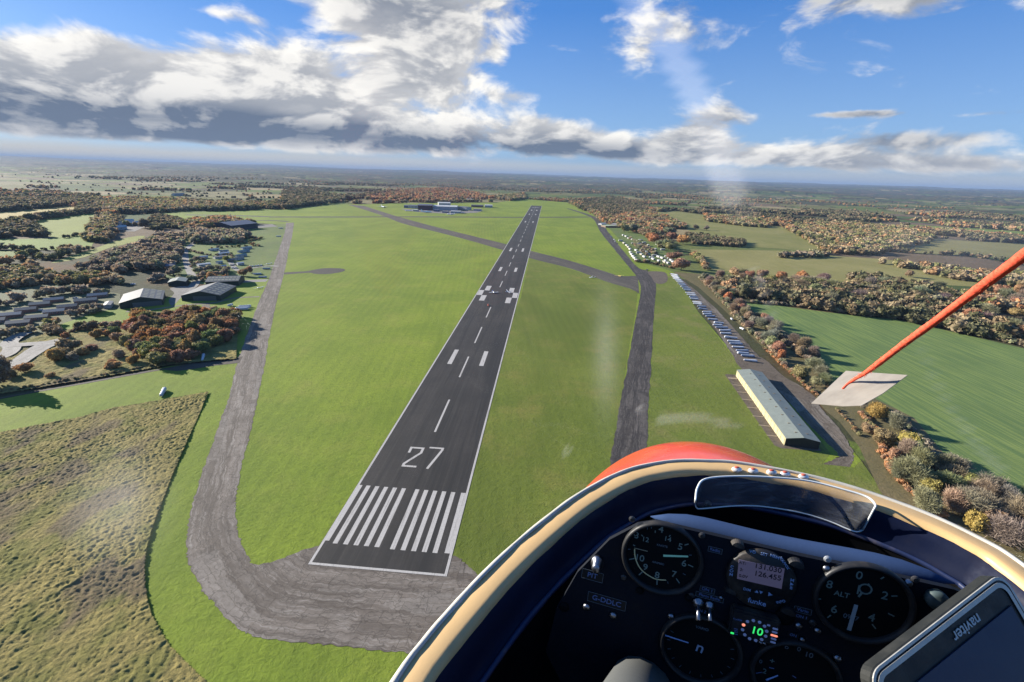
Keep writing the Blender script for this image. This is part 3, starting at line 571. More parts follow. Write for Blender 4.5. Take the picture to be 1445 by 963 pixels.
def trunk_mesh(s):
    rg = random.Random(s); b = MB(); b.tube([(0, 0, -.3), (.02, 0, .4), (.05, .03, 1.0)], [.085, .06, .03], 7)
    for i in range(5):
        a = rg.uniform(0, 6.28); z = rg.uniform(.3, .6); b.tube([(.02, 0, z), (.25*math.cos(a), .25*math.sin(a), z+.25), (.5*math.cos(a), .5*math.sin(a), z+.5)], [.035, .022, .008], 5)
    me = b.build('trunk', BARK).data; bpy.data.objects.remove(bpy.data.objects[[o.name for o in bpy.data.objects if o.data == me][0]]); return me
TRUNK = [trunk_mesh(s) for s in range(3)]
PAL = {'rust': [(.26,.125,.055),(.22,.11,.05),(.20,.12,.065),(.17,.10,.06),(.15,.13,.06)],
       'brown': [(.17,.13,.09),(.15,.115,.08),(.20,.14,.085),(.14,.125,.075),(.13,.13,.07)],
       'mixed': [(.17,.125,.07),(.21,.125,.06),(.125,.12,.045),(.15,.13,.06),(.18,.14,.085),(.095,.09,.04)],
       'dark': [(.075,.07,.035),(.11,.085,.05),(.065,.062,.03),(.14,.10,.055),(.095,.085,.045)],
       'plant': [(.22,.115,.05),(.25,.12,.045),(.17,.105,.055),(.14,.135,.045),(.20,.14,.06),(.18,.10,.055),(.11,.12,.045)],
       'greyb': [(.25,.20,.15),(.22,.185,.14),(.24,.21,.13),(.20,.20,.11)],
       'gold': [(.24,.17,.05),(.26,.19,.05),(.19,.17,.05)]}
CN = {'rust': 'rust-coloured', 'orange': 'orange-brown', 'brown': 'brown', 'olive': 'olive-green', 'dark': 'dark green', 'grey': 'bare grey-brown', 'gold': 'golden'}
for _k in PAL: PAL[_k] = [tuple(x*({'greyb': 1.3, 'plant': 1.7, 'gold': 1.6}.get(_k, 2.15)) for x in c) for c in PAL[_k]]
def cname(c, bare):
    c = tuple(x/1.5 for x in c)
    if bare: return CN['grey']
    r, g, b = c
    if g > r*1.03: return CN['olive'] if r > .08 else CN['dark']
    if r > .23: return CN['gold'] if g > .16 else CN['orange']
    if g < r*.6: return CN['rust']
    return CN['brown'] if g < r*.85 else CN['olive']
NTREE = [0]; TREES = []
def tree(x, y, rad, colr, where, group=None, kind='leafy', hmul=1., label=None):
    colr = tuple(min(1, c*random.uniform(.88, 1.14)) for c in colr)
    nm = 'bare_tree' if kind == 'bare' else ('shrub' if rad < 1.6 else 'autumn_tree' if colr[0] > colr[1] else 'green_tree')
    e = empty(nm, (x, y, 0), random.uniform(0, 6.28)); me = random.choice({'leafy': LEAFY, 'fine': FINE, 'bare': BARE}[kind])
    c = link('crown', me, e); h = rad*hmul*random.uniform(.9, 1.15); c.scale = (rad*random.uniform(.8, 1.25), rad*random.uniform(.8, 1.25), h*random.uniform(.85, 1.2)); c.location.z = .16*rad if rad < 4 else .3*rad; c.color = (*colr, 1)
    t = link('trunk', random.choice(TRUNK), e); t.scale = (rad*.8, rad*.8, h*1.0)
    tag(e, label or '', 'tree' if rad >= 1.6 else 'bush', group); TREES.append((e, colr, kind == 'bare', rad, where, label)); NTREE[0] += 1; return e
def scatter(poly, spacing, n, seed, jit=None):
    rg = rgn(seed); P = np.array(poly); lo, hi = P.min(0), P.max(0); out = []
    C = rg.uniform(lo, hi, (n*90, 2)); C = C[pip(poly, C[:, 0], C[:, 1])]
    for c in C:
        if all((c[0]-o[0])**2+(c[1]-o[1])**2 > spacing**2 for o in out): out.append(c)
        if len(out) >= n: break
    return out
def pick(name): return random.choice(PAL[name])
# plantation by the left taxiway
plant_poly = gp([(196,448),(219,452),(245,449),(266,446),(299,449),(330,443),(338,449),(336,460),(326,486),(300,494),(288,502),(278,509),(249,518),(222,516),(206,506),(188,500),(200,484),(186,468)])
for q in scatter(plant_poly, 7.3, 98, 5):
    tree(q[0], q[1], random.uniform(4.3, 6.), pick('plant'), 'in the autumn plantation', 'trees of the autumn plantation', 'leafy', random.uniform(.75, 1.05))
for px, r, c in [((81,511),4.6,'gold'),((93,505),4,'rust'),((78,505),3.4,'rust'),((118,502),3.6,'gold'),((131,495),3.4,'rust'),((105,509),3,'brown'),((34,527),4.5,'rust'),((16,534),3.2,'rust'),((72,534),2.2,'rust'),((161,521),3.4,'rust'),((159,513),2.4,'rust'),((169,506),3.4,'mixed'),((190,513),3.6,'gold'),((137,477),3.8,'gold'),((163,473),4,'mixed'),((166,483),4,'rust'),((182,487),4,'rust'),((93,478),3,'rust'),((152,474),3,'rust'),((100,498),6,'dark'),((116,465),4,'dark'),((191,495),4.5,'gold'),((196,503),3,'rust'),((244,511),3.6,'rust'),((-4,547),8,'dark')]:
    g = G(*px); tree(g[0], g[1], r, pick(c), 'on the rough scrub', 'lone trees in the rough scrub', 'leafy', .85)
# bottom right bushes and trees
for px, r, c, k in [((1235,590),4.6,'gold','fine'),((1262,606),4.0,'greyb','bare'),((1243,627),4.2,'rust','fine'),((1280,638),4.6,'gold','fine'),((1277,652),4.2,'greyb','bare'),((1259,652),3.,'rust','fine'),((1345,668),4.0,'greyb','bare'),((1280,680),5.2,'greyb','bare'),((1368,690),3.4,'gold','fine'),((1333,690),4.2,'brown','bare'),((1310,700),3.6,'gold','fine'),((1340,720),4.0,'brown','bare'),((1385,725),4.4,'greyb','bare'),((1418,705),3.4,'gold','fine'),((1438,740),5.0,'brown','bare'),((1420,770),4.6,'greyb','bare'),((1300,720),4.0,'greyb','bare'),((1372,750),3.6,'gold','fine'),((1470,760),4.6,'brown','bare'),((1215,575),2.8,'greyb','bare'),((1222,610),2.4,'mixed','fine'),((1400,745),3.6,'rust','fine'),((1452,712),4,'greyb','bare'),((1310,655),3,'mixed','fine')]:
    g = G(*px); tree(g[0], g[1], r*1.12, pick(c), 'in the lower right hedge belt', 'trees of the lower right hedge belt', k, .95)
for q in scatter(gp([(1238,655),(1262,640),(1300,650),(1345,672),(1400,700),(1460,725),(1460,790),(1400,752),(1330,712),(1262,676)]), 5.2, 16, 77):
    tree(q[0], q[1], random.uniform(3.4, 5.4), pick('greyb' if random.random() < .7 else 'brown'), 'in the lower right hedge belt', 'trees of the lower right hedge belt', 'bare', .95)
belt5 = gp([(987,391),(1020,402),(1052,432),(1104,472),(1150,505),(1158,530),(1166,548),(1148,552),(1128,537),(1098,508),(1060,475),(1026,432)])
for q in scatter(belt5, 7.6, 44, 8):
    k = random.random(); tree(q[0], q[1], random.uniform(3.6, 5.2), pick('greyb' if k < .6 else 'brown' if k < .8 else 'rust'), 'beside the gravel track', 'trees of the belt along the gravel track', 'bare' if k < .6 else 'fine', .95)
belt4 = gp([(1000,388),(1085,391),(1180,402),(1300,404),(1445,414),(1480,420),(1480,480),(1445,484),(1330,460),(1270,447),(1200,441),(1110,429),(1060,424),(1035,410)])
for q in scatter(belt4, 9.5, 86, 9):
    k = random.random(); tree(q[0], q[1], random.uniform(6.2, 8.6), pick('greyb' if k < .45 else 'mixed' if k < .75 else 'rust'), 'beyond the crop field', 'trees of the belt beyond the crop field', 'bare' if k < .42 else 'fine', .8)
belt2 = gp([(862,314),(885,304),(930,306),(955,325),(968,345),(980,375),(985,386),(962,384),(948,372),(938,358),(915,342),(893,332),(880,328)])
for q in scatter(belt2, 13.5, 40, 10):
    tree(q[0], q[1], random.uniform(8.5, 11.5), pick('rust' if random.random() < .6 else 'brown'), 'behind the caravans', 'trees of the wood behind the caravans', 'leafy', .75)
for px, r, c, w in [((1282,391),5,'brown','standing alone on the pale hillside field right'),((205,322),9,'dark','beside the white farm yard'),((57,309),9,'dark','standing alone in the pale left field'),((353,385),4,'rust','on the grass by the caravans left of the taxiway'),((344,390),5,'rust','on the grass right of the low skylight hangar'),((981,324),8,'dark','in the olive pasture right'),((997,325),7,'brown','in the olive pasture right'),((299,394),4,'rust','behind the low skylight hangar'),((320,369),4,'gold','among the white huts of the camp')]:
    g = G(*px); tree(g[0], g[1], r, pick(c), w, None, 'leafy', .85)
# the many more trees: woods and hedges that read as masses
LOD = {}
for lv, (nq, sz) in {0: (230, .34), 1: (80, .5), 2: (26, .6)}.items():
    LOD[lv] = [crown(rgn(200+10*lv+s), nq, sz, lobes=7 if lv < 2 else 4) for s in range(6)]
def mass(name, items, label, cat='trees'):
    VV = []; QQ = []; CC = []; off = 0
    for (x, y, r, c, hm) in items:
        d = math.hypot(x, y); lv = 0 if d < 900 else 1 if d < 2200 else 2
        V, Q, t = random.choice(LOD[lv]); a = random.uniform(0, 6.28); ca, sa = math.cos(a), math.sin(a)
        zz = float(height(np.array([x]), np.array([y]))[0])
        W = np.empty_like(V); W[:, 0] = (V[:, 0]*ca-V[:, 1]*sa)*r+x; W[:, 1] = (V[:, 0]*sa+V[:, 1]*ca)*r+y; W[:, 2] = V[:, 2]*r*hm+.12*r+zz
        VV.append(W.astype(np.float32)); QQ.append(Q+off); off += len(V); CC.append((t[:, None]*np.array(c)*random.uniform(.8, 1.2)).astype(np.float32))
    if not VV: return
    o = link(name, fast_mesh(name, np.vstack(VV), np.vstack(QQ), LEAF, np.vstack(CC))); tag(o, label, cat, None, 'stuff')
WL = {'w1': 'dark autumn wood beside the far end of the right taxiway', 'w7': 'mixed wood between the olive fields on the right', 'wl1': 'dark tree line far left between pale fields', 'wl2': 'long wood beyond the far left grass', 'wl3': 'dark copse at the left edge of the photo', 'wl4': 'copse left of the white farm', 'wl5': 'brown wood behind the left hangars', 'wl6': 'mixed trees left of the first hangar', 'wl7': 'dark trees right of the white farm', 'wc1': 'rust-coloured wood behind the airport buildings', 'wc2': 'small wood beside the far end of the runway', 'wc3': 'dark tree line behind the far left grass', 'wc4': 'dark wood left of the rust wood', 'wr8': 'brown scrub below the black hangar', 'wr9': 'dark hedge trees between the olive pasture and pale hillside', 'wr10': 'thin hedge at the top of the pale hillside field', 'wr11': 'trees at the right end of the pale hillside field', 'wr12': 'line of trees above the olive pasture'}
for i, (k, (px, s, pal)) in enumerate(WOODS.items()):
    P = WP[k]; A = np.array(P); area = .5*abs(np.dot(A[:, 0], np.roll(A[:, 1], 1))-np.dot(A[:, 1], np.roll(A[:, 0], 1)))
    n = int(min(1500, area/(s*s)*1.15)); rg = rgn(300+i); lo, hi = A.min(0), A.max(0); C = rg.uniform(lo, hi, (int(n*(np.prod(hi-lo)/max(area, 1))*1.0)+5, 2)); C = C[pip(P, C[:, 0], C[:, 1])]
    mass('wood', [(x, y, s*random.uniform(.5, .8), pick(pal), random.uniform(.7, .95)) for x, y in C], WL[k])
def hedge(px, name, label, r=2.6, sp=4., pal='dark', kind=None):
    P = gp(px); it = []
    for (a, b) in zip(P[:-1], P[1:]):
        L = math.hypot(b[0]-a[0], b[1]-a[1]); n = max(1, int(L/sp))
        for i in range(n):
            t = (i+random.random()*.6)/n; it.append((a[0]+(b[0]-a[0])*t+random.uniform(-r, r)*.7, a[1]+(b[1]-a[1])*t+random.uniform(-r, r)*.7, r*random.uniform(.4, 1.4), pick(pal), .8))
    mass(name, it, label, 'hedge')
hedge([(-10,556.5),(27,551),(92,539),(150,530),(194,522),(240,515)], 'hedge', 'low dark hedge along the left side road', 1.1, 1.3)
hedge([(125,463),(155,462),(175,459),(194,456),(219,447),(250,447),(299,441)], 'hedge', 'bushy hedge between the green strip and the plantation', 2.6, 3.5, 'brown')
hedge([(80,468),(60,476),(100,470),(130,465)], 'hedge', 'dark scrub at the tip of the left green strip', 4, 4)
hedge([(22,316),(60,310),(116,303)], 'hedge', 'hedge below the pale left field', 3.5, 6); hedge([(91,336),(133,329)], 'hedge', 'hedge between two left green fields', 3.5, 6)
hedge([(-20,352),(40,353),(95,353),(110,355)], 'hedge', 'dark hedge below the second left green field', 4.5, 6); hedge([(-10,378),(30,368),(50,360),(70,368),(110,355),(133,351)], 'hedge', 'hedge with trees around the left corner field', 6, 8, 'mixed')
hedge([(240,397),(250,395),(262,397),(276,396),(288,396)], 'hedge', 'bushes behind the middle left hangar', 3.5, 4, 'brown'); hedge([(208,399),(222,394),(236,390),(250,387),(262,385)], 'hedge', 'brown trees left of the camp road', 5.5, 5, 'brown')
hedge([(283,398),(300,394),(320,396)], 'hedge', 'orange bushes above the skylight hangar', 3.5, 4, 'rust'); hedge([(275,385),(290,382),(305,379),(322,383),(318,388),(295,390),(278,392)], 'hedge', 'brown thicket between the camp huts and skylight hangar', 3.4, 4, 'brown')
hedge([(268,372),(275,366),(290,368),(268,378)], 'hedge', 'brown trees right of the camp road', 2.6, 4, 'brown'); hedge([(300,351),(330,349),(365,348),(345,343),(370,337),(340,336),(310,342),(290,345)], 'hedge', 'dark scrub rows behind the camp', 2.6, 5, 'mixed')
hedge([(262,352),(280,358),(300,361),(325,360),(330,368)], 'hedge', 'hedge around the camp huts', 2, 5, 'brown'); hedge([(0,478),(30,472),(60,464),(78,466),(70,458)], 'hedge', 'scrub below the long huts', 4, 4.5, 'mixed')
hedge([(-10,435),(20,428),(50,421),(80,416),(110,414),(150,416)], 'hedge', 'brown scrub behind the long huts', 4.5, 4.5, 'brown'); hedge([(100,448),(112,442),(128,436),(140,438),(125,446)], 'hedge', 'brown bushes right of the long huts', 4, 4, 'brown')
hedge([(896,370),(915,372),(935,376),(952,380)], 'hedge', 'dark hedge at the near edge of the caravan park', 3.2, 4); hedge([(889,338),(905,345),(915,352),(925,360),(905,350),(895,345),(905,355),(915,362)], 'hedge', 'brown shrubs between the caravan rows', 3.2, 5, 'brown')
hedge([(1078,492),(1100,512),(1120,530),(1140,549),(1152,558)], 'hedge', 'low reddish undergrowth beside the gravel track', 1.3, 1.1, 'rust'); hedge([(1180,578),(1196,595),(1214,617)], 'hedge', 'row of green bushes right of the long hangar', 1.0, 1.4, 'mixed')
for _i, (_p, _pl) in enumerate([([(1215,585),(1232,605),(1246,640),(1258,668),(1290,700),(1330,730)], 'rust'), ([(1240,575),(1268,600),(1300,640),(1345,680),(1400,705),(1450,735)], 'brown'), ([(1250,620),(1290,665),(1330,705),(1380,740),(1440,775)], 'gold'), ([(1262,585),(1290,612),(1330,655),(1380,690)], 'greyb')]): hedge(_p, 'undergrowth', ['reddish undergrowth along the grass edge of the lower right belt', 'brown undergrowth along the field edge of the lower right belt', 'golden gorse among the lower right trees', 'pale brambles at the field edge of the lower right belt'][_i], 1.5, .8, _pl)
sheet('hedge_bank', gp([(1165,548),(1230,560),(1290,590),(1340,650),(1400,690),(1500,735),(1500,1000),(1330,830),(1240,690),(1212,630),(1185,596),(1165,580),(1150,562)]), .018, grass_mat('bank_undergrowth', (.11,.10,.045), (.17,.13,.065), (.22,.15,.08), .02, 0, 1.2, .6))
sheet('hedge_bank', gp([(950,384),(1000,388),(1052,430),(1104,470),(1160,505),(1165,548),(1150,556),(1100,512),(1060,475),(1020,436),(985,405)]), .018, grass_mat('bank_undergrowth_b', (.11,.10,.045), (.16,.125,.06), (.20,.14,.08), .02, 0, 1.2, .6))
for _p, _pl, _lb in [([(987,392),(1018,424),(1052,462),(1090,497),(1125,533)], 'brown', 'dull brown scrub along the track side of the hedge belt'), ([(1000,392),(1035,425),(1070,455),(1110,485),(1148,515)], 'brown', 'brown scrub inside the hedge belt by the gravel track'), ([(1045,430),(1085,462),(1125,485),(1158,512)], 'greyb', 'pale scrub along the field side of the hedge belt')]: hedge(_p, 'undergrowth', _lb, 2.5, 2.3, _pl)
hedge([(1062,428),(1110,431),(1200,443),(1270,450),(1330,463),(1445,489)], 'undergrowth', 'tangled brown edge of the wood beyond the crop field', 2.6, 2.6, 'brown')
hedge([(979,361),(1000,382)], 'hedge', 'hedge at the left end of the pale hillside field', 5, 6, 'mixed')
def countryside():
    rg = rgn(99); N = 210000; th = np.radians(rg.uniform(-56, 56, N)); u = rg.uniform(0, 1, N); r0, r1 = 420., 8500.
    r = 1/(1/r0+(1/r1-1/r0)*u**.62); x = r*np.sin(th); y = r*np.cos(th)
    idx, e = cells(x, y); w = is_wood(x, y, idx); keep = (w & (rg.uniform(size=N) < .75)) | ((~w) & (e < 8) & (fbm(x/150, y/150, 61, 2) > .38))
    for P in AWAY: keep &= ~pip(P, x, y)
    for P in WP.values(): keep &= ~pip(P, x, y)
    keep &= ~pip(AIRFIELD, x+25, y+10); keep &= ~((x < -.25*y) & (r < 1050)); keep &= ~((x > 0) & (r < 560))
    x, y, r, w = x[keep], y[keep], r[keep], w[keep]; g = np.floor(x/9)*100003+np.floor(y/9); _, ui = np.unique(g, return_index=True); rg.shuffle(ui); ui = ui[:21000]
    A = {0: [], 1: [], 2: []}
    for i in ui:
        b = 0 if x[i] < -.25*y[i] else 1 if x[i] < .25*y[i] else 2; pn = 'dark' if fbm(np.array([x[i]/500]), np.array([y[i]/500]), 5)[0] > .52 else ('mixed' if random.random() < .7 else 'rust')
        A[b].append((x[i], y[i], (7.5 if w[i] else 5.)*random.uniform(.75, 1.25), pick(pn), random.uniform(.75, 1.)))
    mass('distant_woodland', A[0], 'distant woods and hedges across the left countryside'); mass('distant_woodland', A[1], 'distant woods and hedges beyond the far runway end'); mass('distant_woodland', A[2], 'distant woods and hedges across the right countryside')
countryside()
# ---------------------------------------------------------------- buildings
def metal_sheet(name, c, rough=.55, rib=.9, axis=0):
    m, nt, b = newmat(name, rough, .35); o = objco(nt); sp_ = nd(nt, 'ShaderNodeSeparateXYZ', None, i0=o); w = mt(nt, 'SINE', mt(nt, 'MULTIPLY', sp_.outputs[axis], 6.283/rib))
    n = noise(nt, o, .35, 5, .6); st = noise(nt, mapping(nt, o, 0, (1.5, 1.5, .15)), 1., 4, .6)
    col = mix(nt, ramp(nt, n, .3, .7), tuple(x*.86 for x in c), c); col = mix(nt, ramp(nt, st, .5, .75, 0, .35), col, tuple(x*.6 for x in c)); col = mix(nt, ramp(nt, w, .5, 1, 0, .22), col, tuple(x*.6 for x in c))
    nt.links.new(col, b.inputs['Base Color']); return m
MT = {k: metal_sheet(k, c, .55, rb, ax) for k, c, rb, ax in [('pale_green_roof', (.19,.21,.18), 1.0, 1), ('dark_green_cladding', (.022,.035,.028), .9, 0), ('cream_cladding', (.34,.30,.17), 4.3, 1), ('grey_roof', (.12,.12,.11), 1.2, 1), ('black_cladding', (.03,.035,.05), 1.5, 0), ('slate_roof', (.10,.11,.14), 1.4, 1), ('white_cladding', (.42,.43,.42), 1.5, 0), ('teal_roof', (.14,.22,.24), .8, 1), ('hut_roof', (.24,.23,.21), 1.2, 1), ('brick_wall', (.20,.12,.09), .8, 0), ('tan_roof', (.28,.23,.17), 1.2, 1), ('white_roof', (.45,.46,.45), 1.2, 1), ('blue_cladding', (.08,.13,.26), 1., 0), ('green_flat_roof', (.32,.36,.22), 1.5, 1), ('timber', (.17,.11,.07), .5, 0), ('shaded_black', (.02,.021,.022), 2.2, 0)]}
GLASS = plain('dark_window_glass', (.03, .04, .05), .1, .6, var=.1); SKYL = plain('skylight_panel', (.30, .28, .19), .5, .3, var=.1)
DOORM = plain('door_panel', (.09, .10, .10), .6, .3)
def gable(name, label, cat, org, rot, W, D, eave, ridge, wall, roof, ridge_along='y', over=.35, sky=None, doors=None, windows=0, group=None, th=.12, chim=False):
    """org = world corner (front left); local x along the front, y into depth"""
    e = empty(name, (org[0], org[1], 0), rot); tag(e, label, cat, group); z0 = -.1
    if ridge_along == 'y':
        pr = [(0, z0), (W, z0), (W, eave), (W/2, ridge), (0, eave)]; b = MB(); b.loft([[(x, 0, z) for x, z in pr], [(x, D, z) for x, z in pr]]); w = b.build('wall', MT[wall], e)
        L = math.hypot(W/2, ridge-eave); sl_ = (ridge-eave)/(W/2); rb = MB()
        for s in (0, 1):
            x0, x1 = (-over, W/2) if s == 0 else (W+over, W/2); za = eave-over*sl_+.05; zb = ridge+.05
            rb.add([(x0, -over, za), (x1, -over, zb), (x1, D+over, zb), (x0, D+over, za), (x0, -over, za+th), (x1, -over, zb+th), (x1, D+over, zb+th), (x0, D+over, za+th)], [(0,1,2,3),(4,7,6,5),(0,4,5,1),(2,6,7,3),(0,3,7,4),(1,5,6,2)])
    else:
        pr = [(0, z0), (D, z0), (D, eave), (D/2, ridge), (0, eave)]; b = MB(); b.loft([[(0, y, z) for y, z in pr], [(W, y, z) for y, z in pr]]); w = b.build('wall', MT[wall], e)
        sl_ = (ridge-eave)/(D/2); rb = MB()
        for s in (0, 1):
            y0, y1 = (-over, D/2) if s == 0 else (D+over, D/2); za = eave-over*sl_+.05; zb = ridge+.05
            rb.add([(-over, y0, za), (-over, y1, zb), (W+over, y1, zb), (W+over, y0, za), (-over, y0, za+th), (-over, y1, zb+th), (W+over, y1, zb+th), (W+over, y0, za+th)], [(0,1,2,3),(4,7,6,5),(0,4,5,1),(2,6,7,3),(0,3,7,4),(1,5,6,2)])
    rf = rb.build('roof', MT[roof], e)
    if sky:                                                # (rows, cols, size along, size across, sides)
        nr, nc, sa, sc_, sides = sky
        for s in sides:
            for i in range(nc):
                for j in range(nr):
                    t = (j+.7)/(nr+.4); span = (W if ridge_along == 'y' else D)/2; q0 = t*span-sc_/2; q1 = q0+sc_; a0 = ((D if ridge_along == 'y' else W)*(i+.5)/nc)-sa/2; a1 = a0+sa
                    zz = lambda q: eave+sl_*q+.05+th+.03
                    if ridge_along == 'y':
                        f = (lambda q: q) if s == 0 else (lambda q: W-q); V = [(f(q0), a0, zz(q0)), (f(q1), a0, zz(q1)), (f(q1), a1, zz(q1)), (f(q0), a1, zz(q0))]
                    else:
                        f = (lambda q: q) if s == 0 else (lambda q: D-q); V = [(a0, f(q0), zz(q0)), (a0, f(q1), zz(q1)), (a1, f(q1), zz(q1)), (a1, f(q0), zz(q0))]
                    V2 = [(x, y, z+.06) for x, y, z in V]; MB().add(V+V2, [(0,1,2,3),(4,7,6,5),(0,4,5,1),(1,5,6,2),(2,6,7,3),(3,7,4,0)]).build('skylight', SKYL, rf)
    for d in doors or []:                                  # (x0,x1,height) on the front
        MB().box((d[0], -.10, 0), (d[1], -.01, d[2])).build('door', DOORM, e)
    for i in range(windows):
        x = W*(i+.5)/windows; wd = min(.7, W/windows*.25); f = MB().box((x-wd-.08, -.07, eave*.38), (x+wd+.08, -.01, eave*.82)).build('window', plain('window_frame_white', (.6,.6,.58)), e); MB().box((x-wd, -.11, eave*.42), (x+wd, -.08, eave*.78)).build('pane', GLASS, f)
    if chim: MB().box((W*.3, D*.5-.4, ridge-.6), (W*.3+.8, D*.5+.4, ridge+1.2)).build('chimney', MT['brick_wall'], rf)
    return e
def gpx(name, label, cat, fl, fr, depth, eave, ridge, wall, roof, **k):
    a, b = G(*fl), G(*fr); return gable(name, label, cat, a, math.atan2(b[1]-a[1], b[0]-a[0]), math.hypot(*(b-a)[:2]), depth, eave, ridge, wall, roof, **k)
# the long hangar on the right: local x across (from the left wall), y along
P1, P2 = G(1107, 629), G(1038.5, 530.5); LA = math.atan2(P2[0]-P1[0], P2[1]-P1[1]); LL = math.hypot(*(P2-P1)[:2])
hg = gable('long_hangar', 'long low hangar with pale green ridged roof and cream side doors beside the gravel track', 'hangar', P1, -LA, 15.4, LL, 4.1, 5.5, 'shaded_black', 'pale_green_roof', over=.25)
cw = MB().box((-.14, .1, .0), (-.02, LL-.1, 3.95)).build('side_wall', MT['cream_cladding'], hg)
for i in range(18):
    y = 1+i*(LL-2)/18; MB().box((-.24, y+.1, .05), (-.15, y+(LL-2)/18-.35, 3.5)).build('sliding_door', plain('cream_door', (.36,.32,.19), .6, var=.15, scale=.5), hg)
rf = [c for c in hg.children if c.name.startswith('roof')][0]
for s, x in ((0, 5.9), (1, 11.2)):
    for i in range(9):
        y = 5+i*(LL-8)/8.5; z = 4.1+1.4*(x if s == 0 else 15.4-x)/7.7+.17; MB().box((x-.55, y-.22, z), (x+.55, y+.22, z+.22)).build('roof_vent', plain('rusty_vent', (.20, .15, .09)), rf)
lo_ = lambda x, y: (P1[0]+x*math.cos(LA)+y*math.sin(LA), P1[1]-x*math.sin(LA)+y*math.cos(LA))
sheet('hangar_apron', [lo_(-5, -1), lo_(-2.5, -3), lo_(16.5, -1.5), lo_(17, LL+1), lo_(-5, LL+1.5), lo_(-7, LL)], .03, TRACKG)
for i in range(8):
    y = 8+i*10.2; MB().box((-6.2 if i else -5.4, y, .02), (-.6, y+(.9 if i < 7 else 2.2), .1)).build('concrete_threshold', plain('pale_slab', (.24,.19,.13), .8), hg)
# two big dark hangars left, the low one behind, hut
gpx('dark_hangar', 'big dark green hangar, leftmost of the two big gabled ones left of the taxiway', 'hangar', (170,436.5), (231,430.5), 36, 5.2, 9.2, 'dark_green_cladding', 'grey_roof', sky=(3, 6, 2.6, 3.2, (1,)), doors=[(9, 30, 4.4)])
gpx('dark_hangar', 'big dark green hangar with skylights, rightmost of the two big gabled ones', 'hangar', (257,425), (311.5,424.5), 38, 5.2, 9.4, 'dark_green_cladding', 'grey_roof', sky=(3, 6, 2.6, 3.4, (1,)), doors=[(10, 30, 4.4)])
gpx('skylight_hangar', 'long low hangar with many pale skylights in its roof behind the big dark hangar', 'hangar', (291,405), (337.5,403.5), 26, 5.2, 8.2, 'dark_green_cladding', 'grey_roof', ridge_along='x', sky=(2, 9, 2.8, 2.4, (0,)))
gpx('workshop_shed', 'small shed with pale green roof between the trees behind the two dark hangars', 'shed', (238,404.5), (263,403), 18, 4.2, 6.0, 'dark_green_cladding', 'pale_green_roof', sky=(1, 4, 1.5, 1.5, (0,)))
gpx('lean_to_shed', 'small grey shed against the left side of the leftmost dark hangar', 'shed', (146,436), (157,435), 14, 2.8, 3.4, 'white_cladding', 'hut_roof')
gpx('black_hangar', 'large black hangar standing beyond the camp at the far left of the airfield', 'hangar', (297,323.4), (327.4,326.2), 62, 10, 15, 'black_cladding', 'slate_roof')
gpx('white_annexe', 'low white building in front of the black hangar', 'building', (333,325), (354,322.5), 22, 5, 6, 'white_cladding', 'hut_roof', windows=3)
# long huts at the far left
for i, (x, y, w) in enumerate([(14,449,32),(36,441.5,30),(56,433.5,29),(76,427,28),(25,460.5,34),(51,452.5,33),(76,444,30),(95,437,28),(121,428,32),(138,420.5,28),(-6,457,26)]):
    nmz = ['nearest the left edge', 'second', 'third', 'topmost', 'nearest the camera', 'second', 'third', 'fourth', 'fifth', 'last before the hangar', 'cut by photo edge'][i]
    row = 'back row' if i < 4 else 'front row'
    gpx('long_hut', 'long brick hut with pale roof, %s, %s at far left' % (nmz, row), 'hut', (x-w/2, y+w*.045), (x+w/2, y-w*.045), 7.5, 2.4, 3.8, 'brick_wall', ['hut_roof', 'grey_roof', 'tan_roof'][i % 3], ridge_along='x', windows=6 if i > 3 else 0, group='long huts at the far left')
# camp: white huts and coloured roofs
camp = [((278,366),(294,364.5),5,'white_roof','white hut right of the camp road'), ((281,377),(298,375),8,'white_roof','stepped white hut right of the camp road'), ((298,355),(310,353.5),7,'teal_roof','grey-blue hut at the back of the camp'), ((310,361),(325,359),6,'white_roof','white hut in the middle of the camp'), ((304,366),(322,364),8,'tan_roof','tan hut in the middle of the camp'), ((308,373),(315,372),6,'teal_roof','small blue-grey hut beside the orange tree'), ((343,352.5),(356,351),6,'teal_roof','blue-roofed hut at the far end of the camp row'), ((338,357.5),(353,355.5),5,'teal_roof','second blue-roofed hut of the camp row'), ((335,363.5),(349,361.5),5,'teal_roof','third blue-roofed hut of the camp row'), ((332,368),(345,366),5,'tan_roof','nearest hut of the blue-roofed row'), ((322,370),(331,369),5,'slate_roof','dark hut between the camp rows'), ((336,375),(345,374),6,'white_roof','white box van beside the camp car park'), ((313,379),(320,378),4,'white_roof','small white hut at the near edge of the camp'), ((310,357),(323,356),4,'hut_roof','long pale hut behind the middle white hut'), ((285,333),(296,332),8,'hut_roof','pale hut far up the camp road'), ((330,335),(342,334),8,'teal_roof','grey hut below the black hangar'), ((296,343),(308,342),6,'hut_roof','pale hut among the scrub left of the camp')]
for fl, fr, d, rf_, lb in camp: gpx('camp_hut', lb, 'hut', fl, fr, d, 2.6, 3.4, 'white_cladding' if rf_ != 'slate_roof' else 'timber', rf_, ridge_along='x', windows=2)
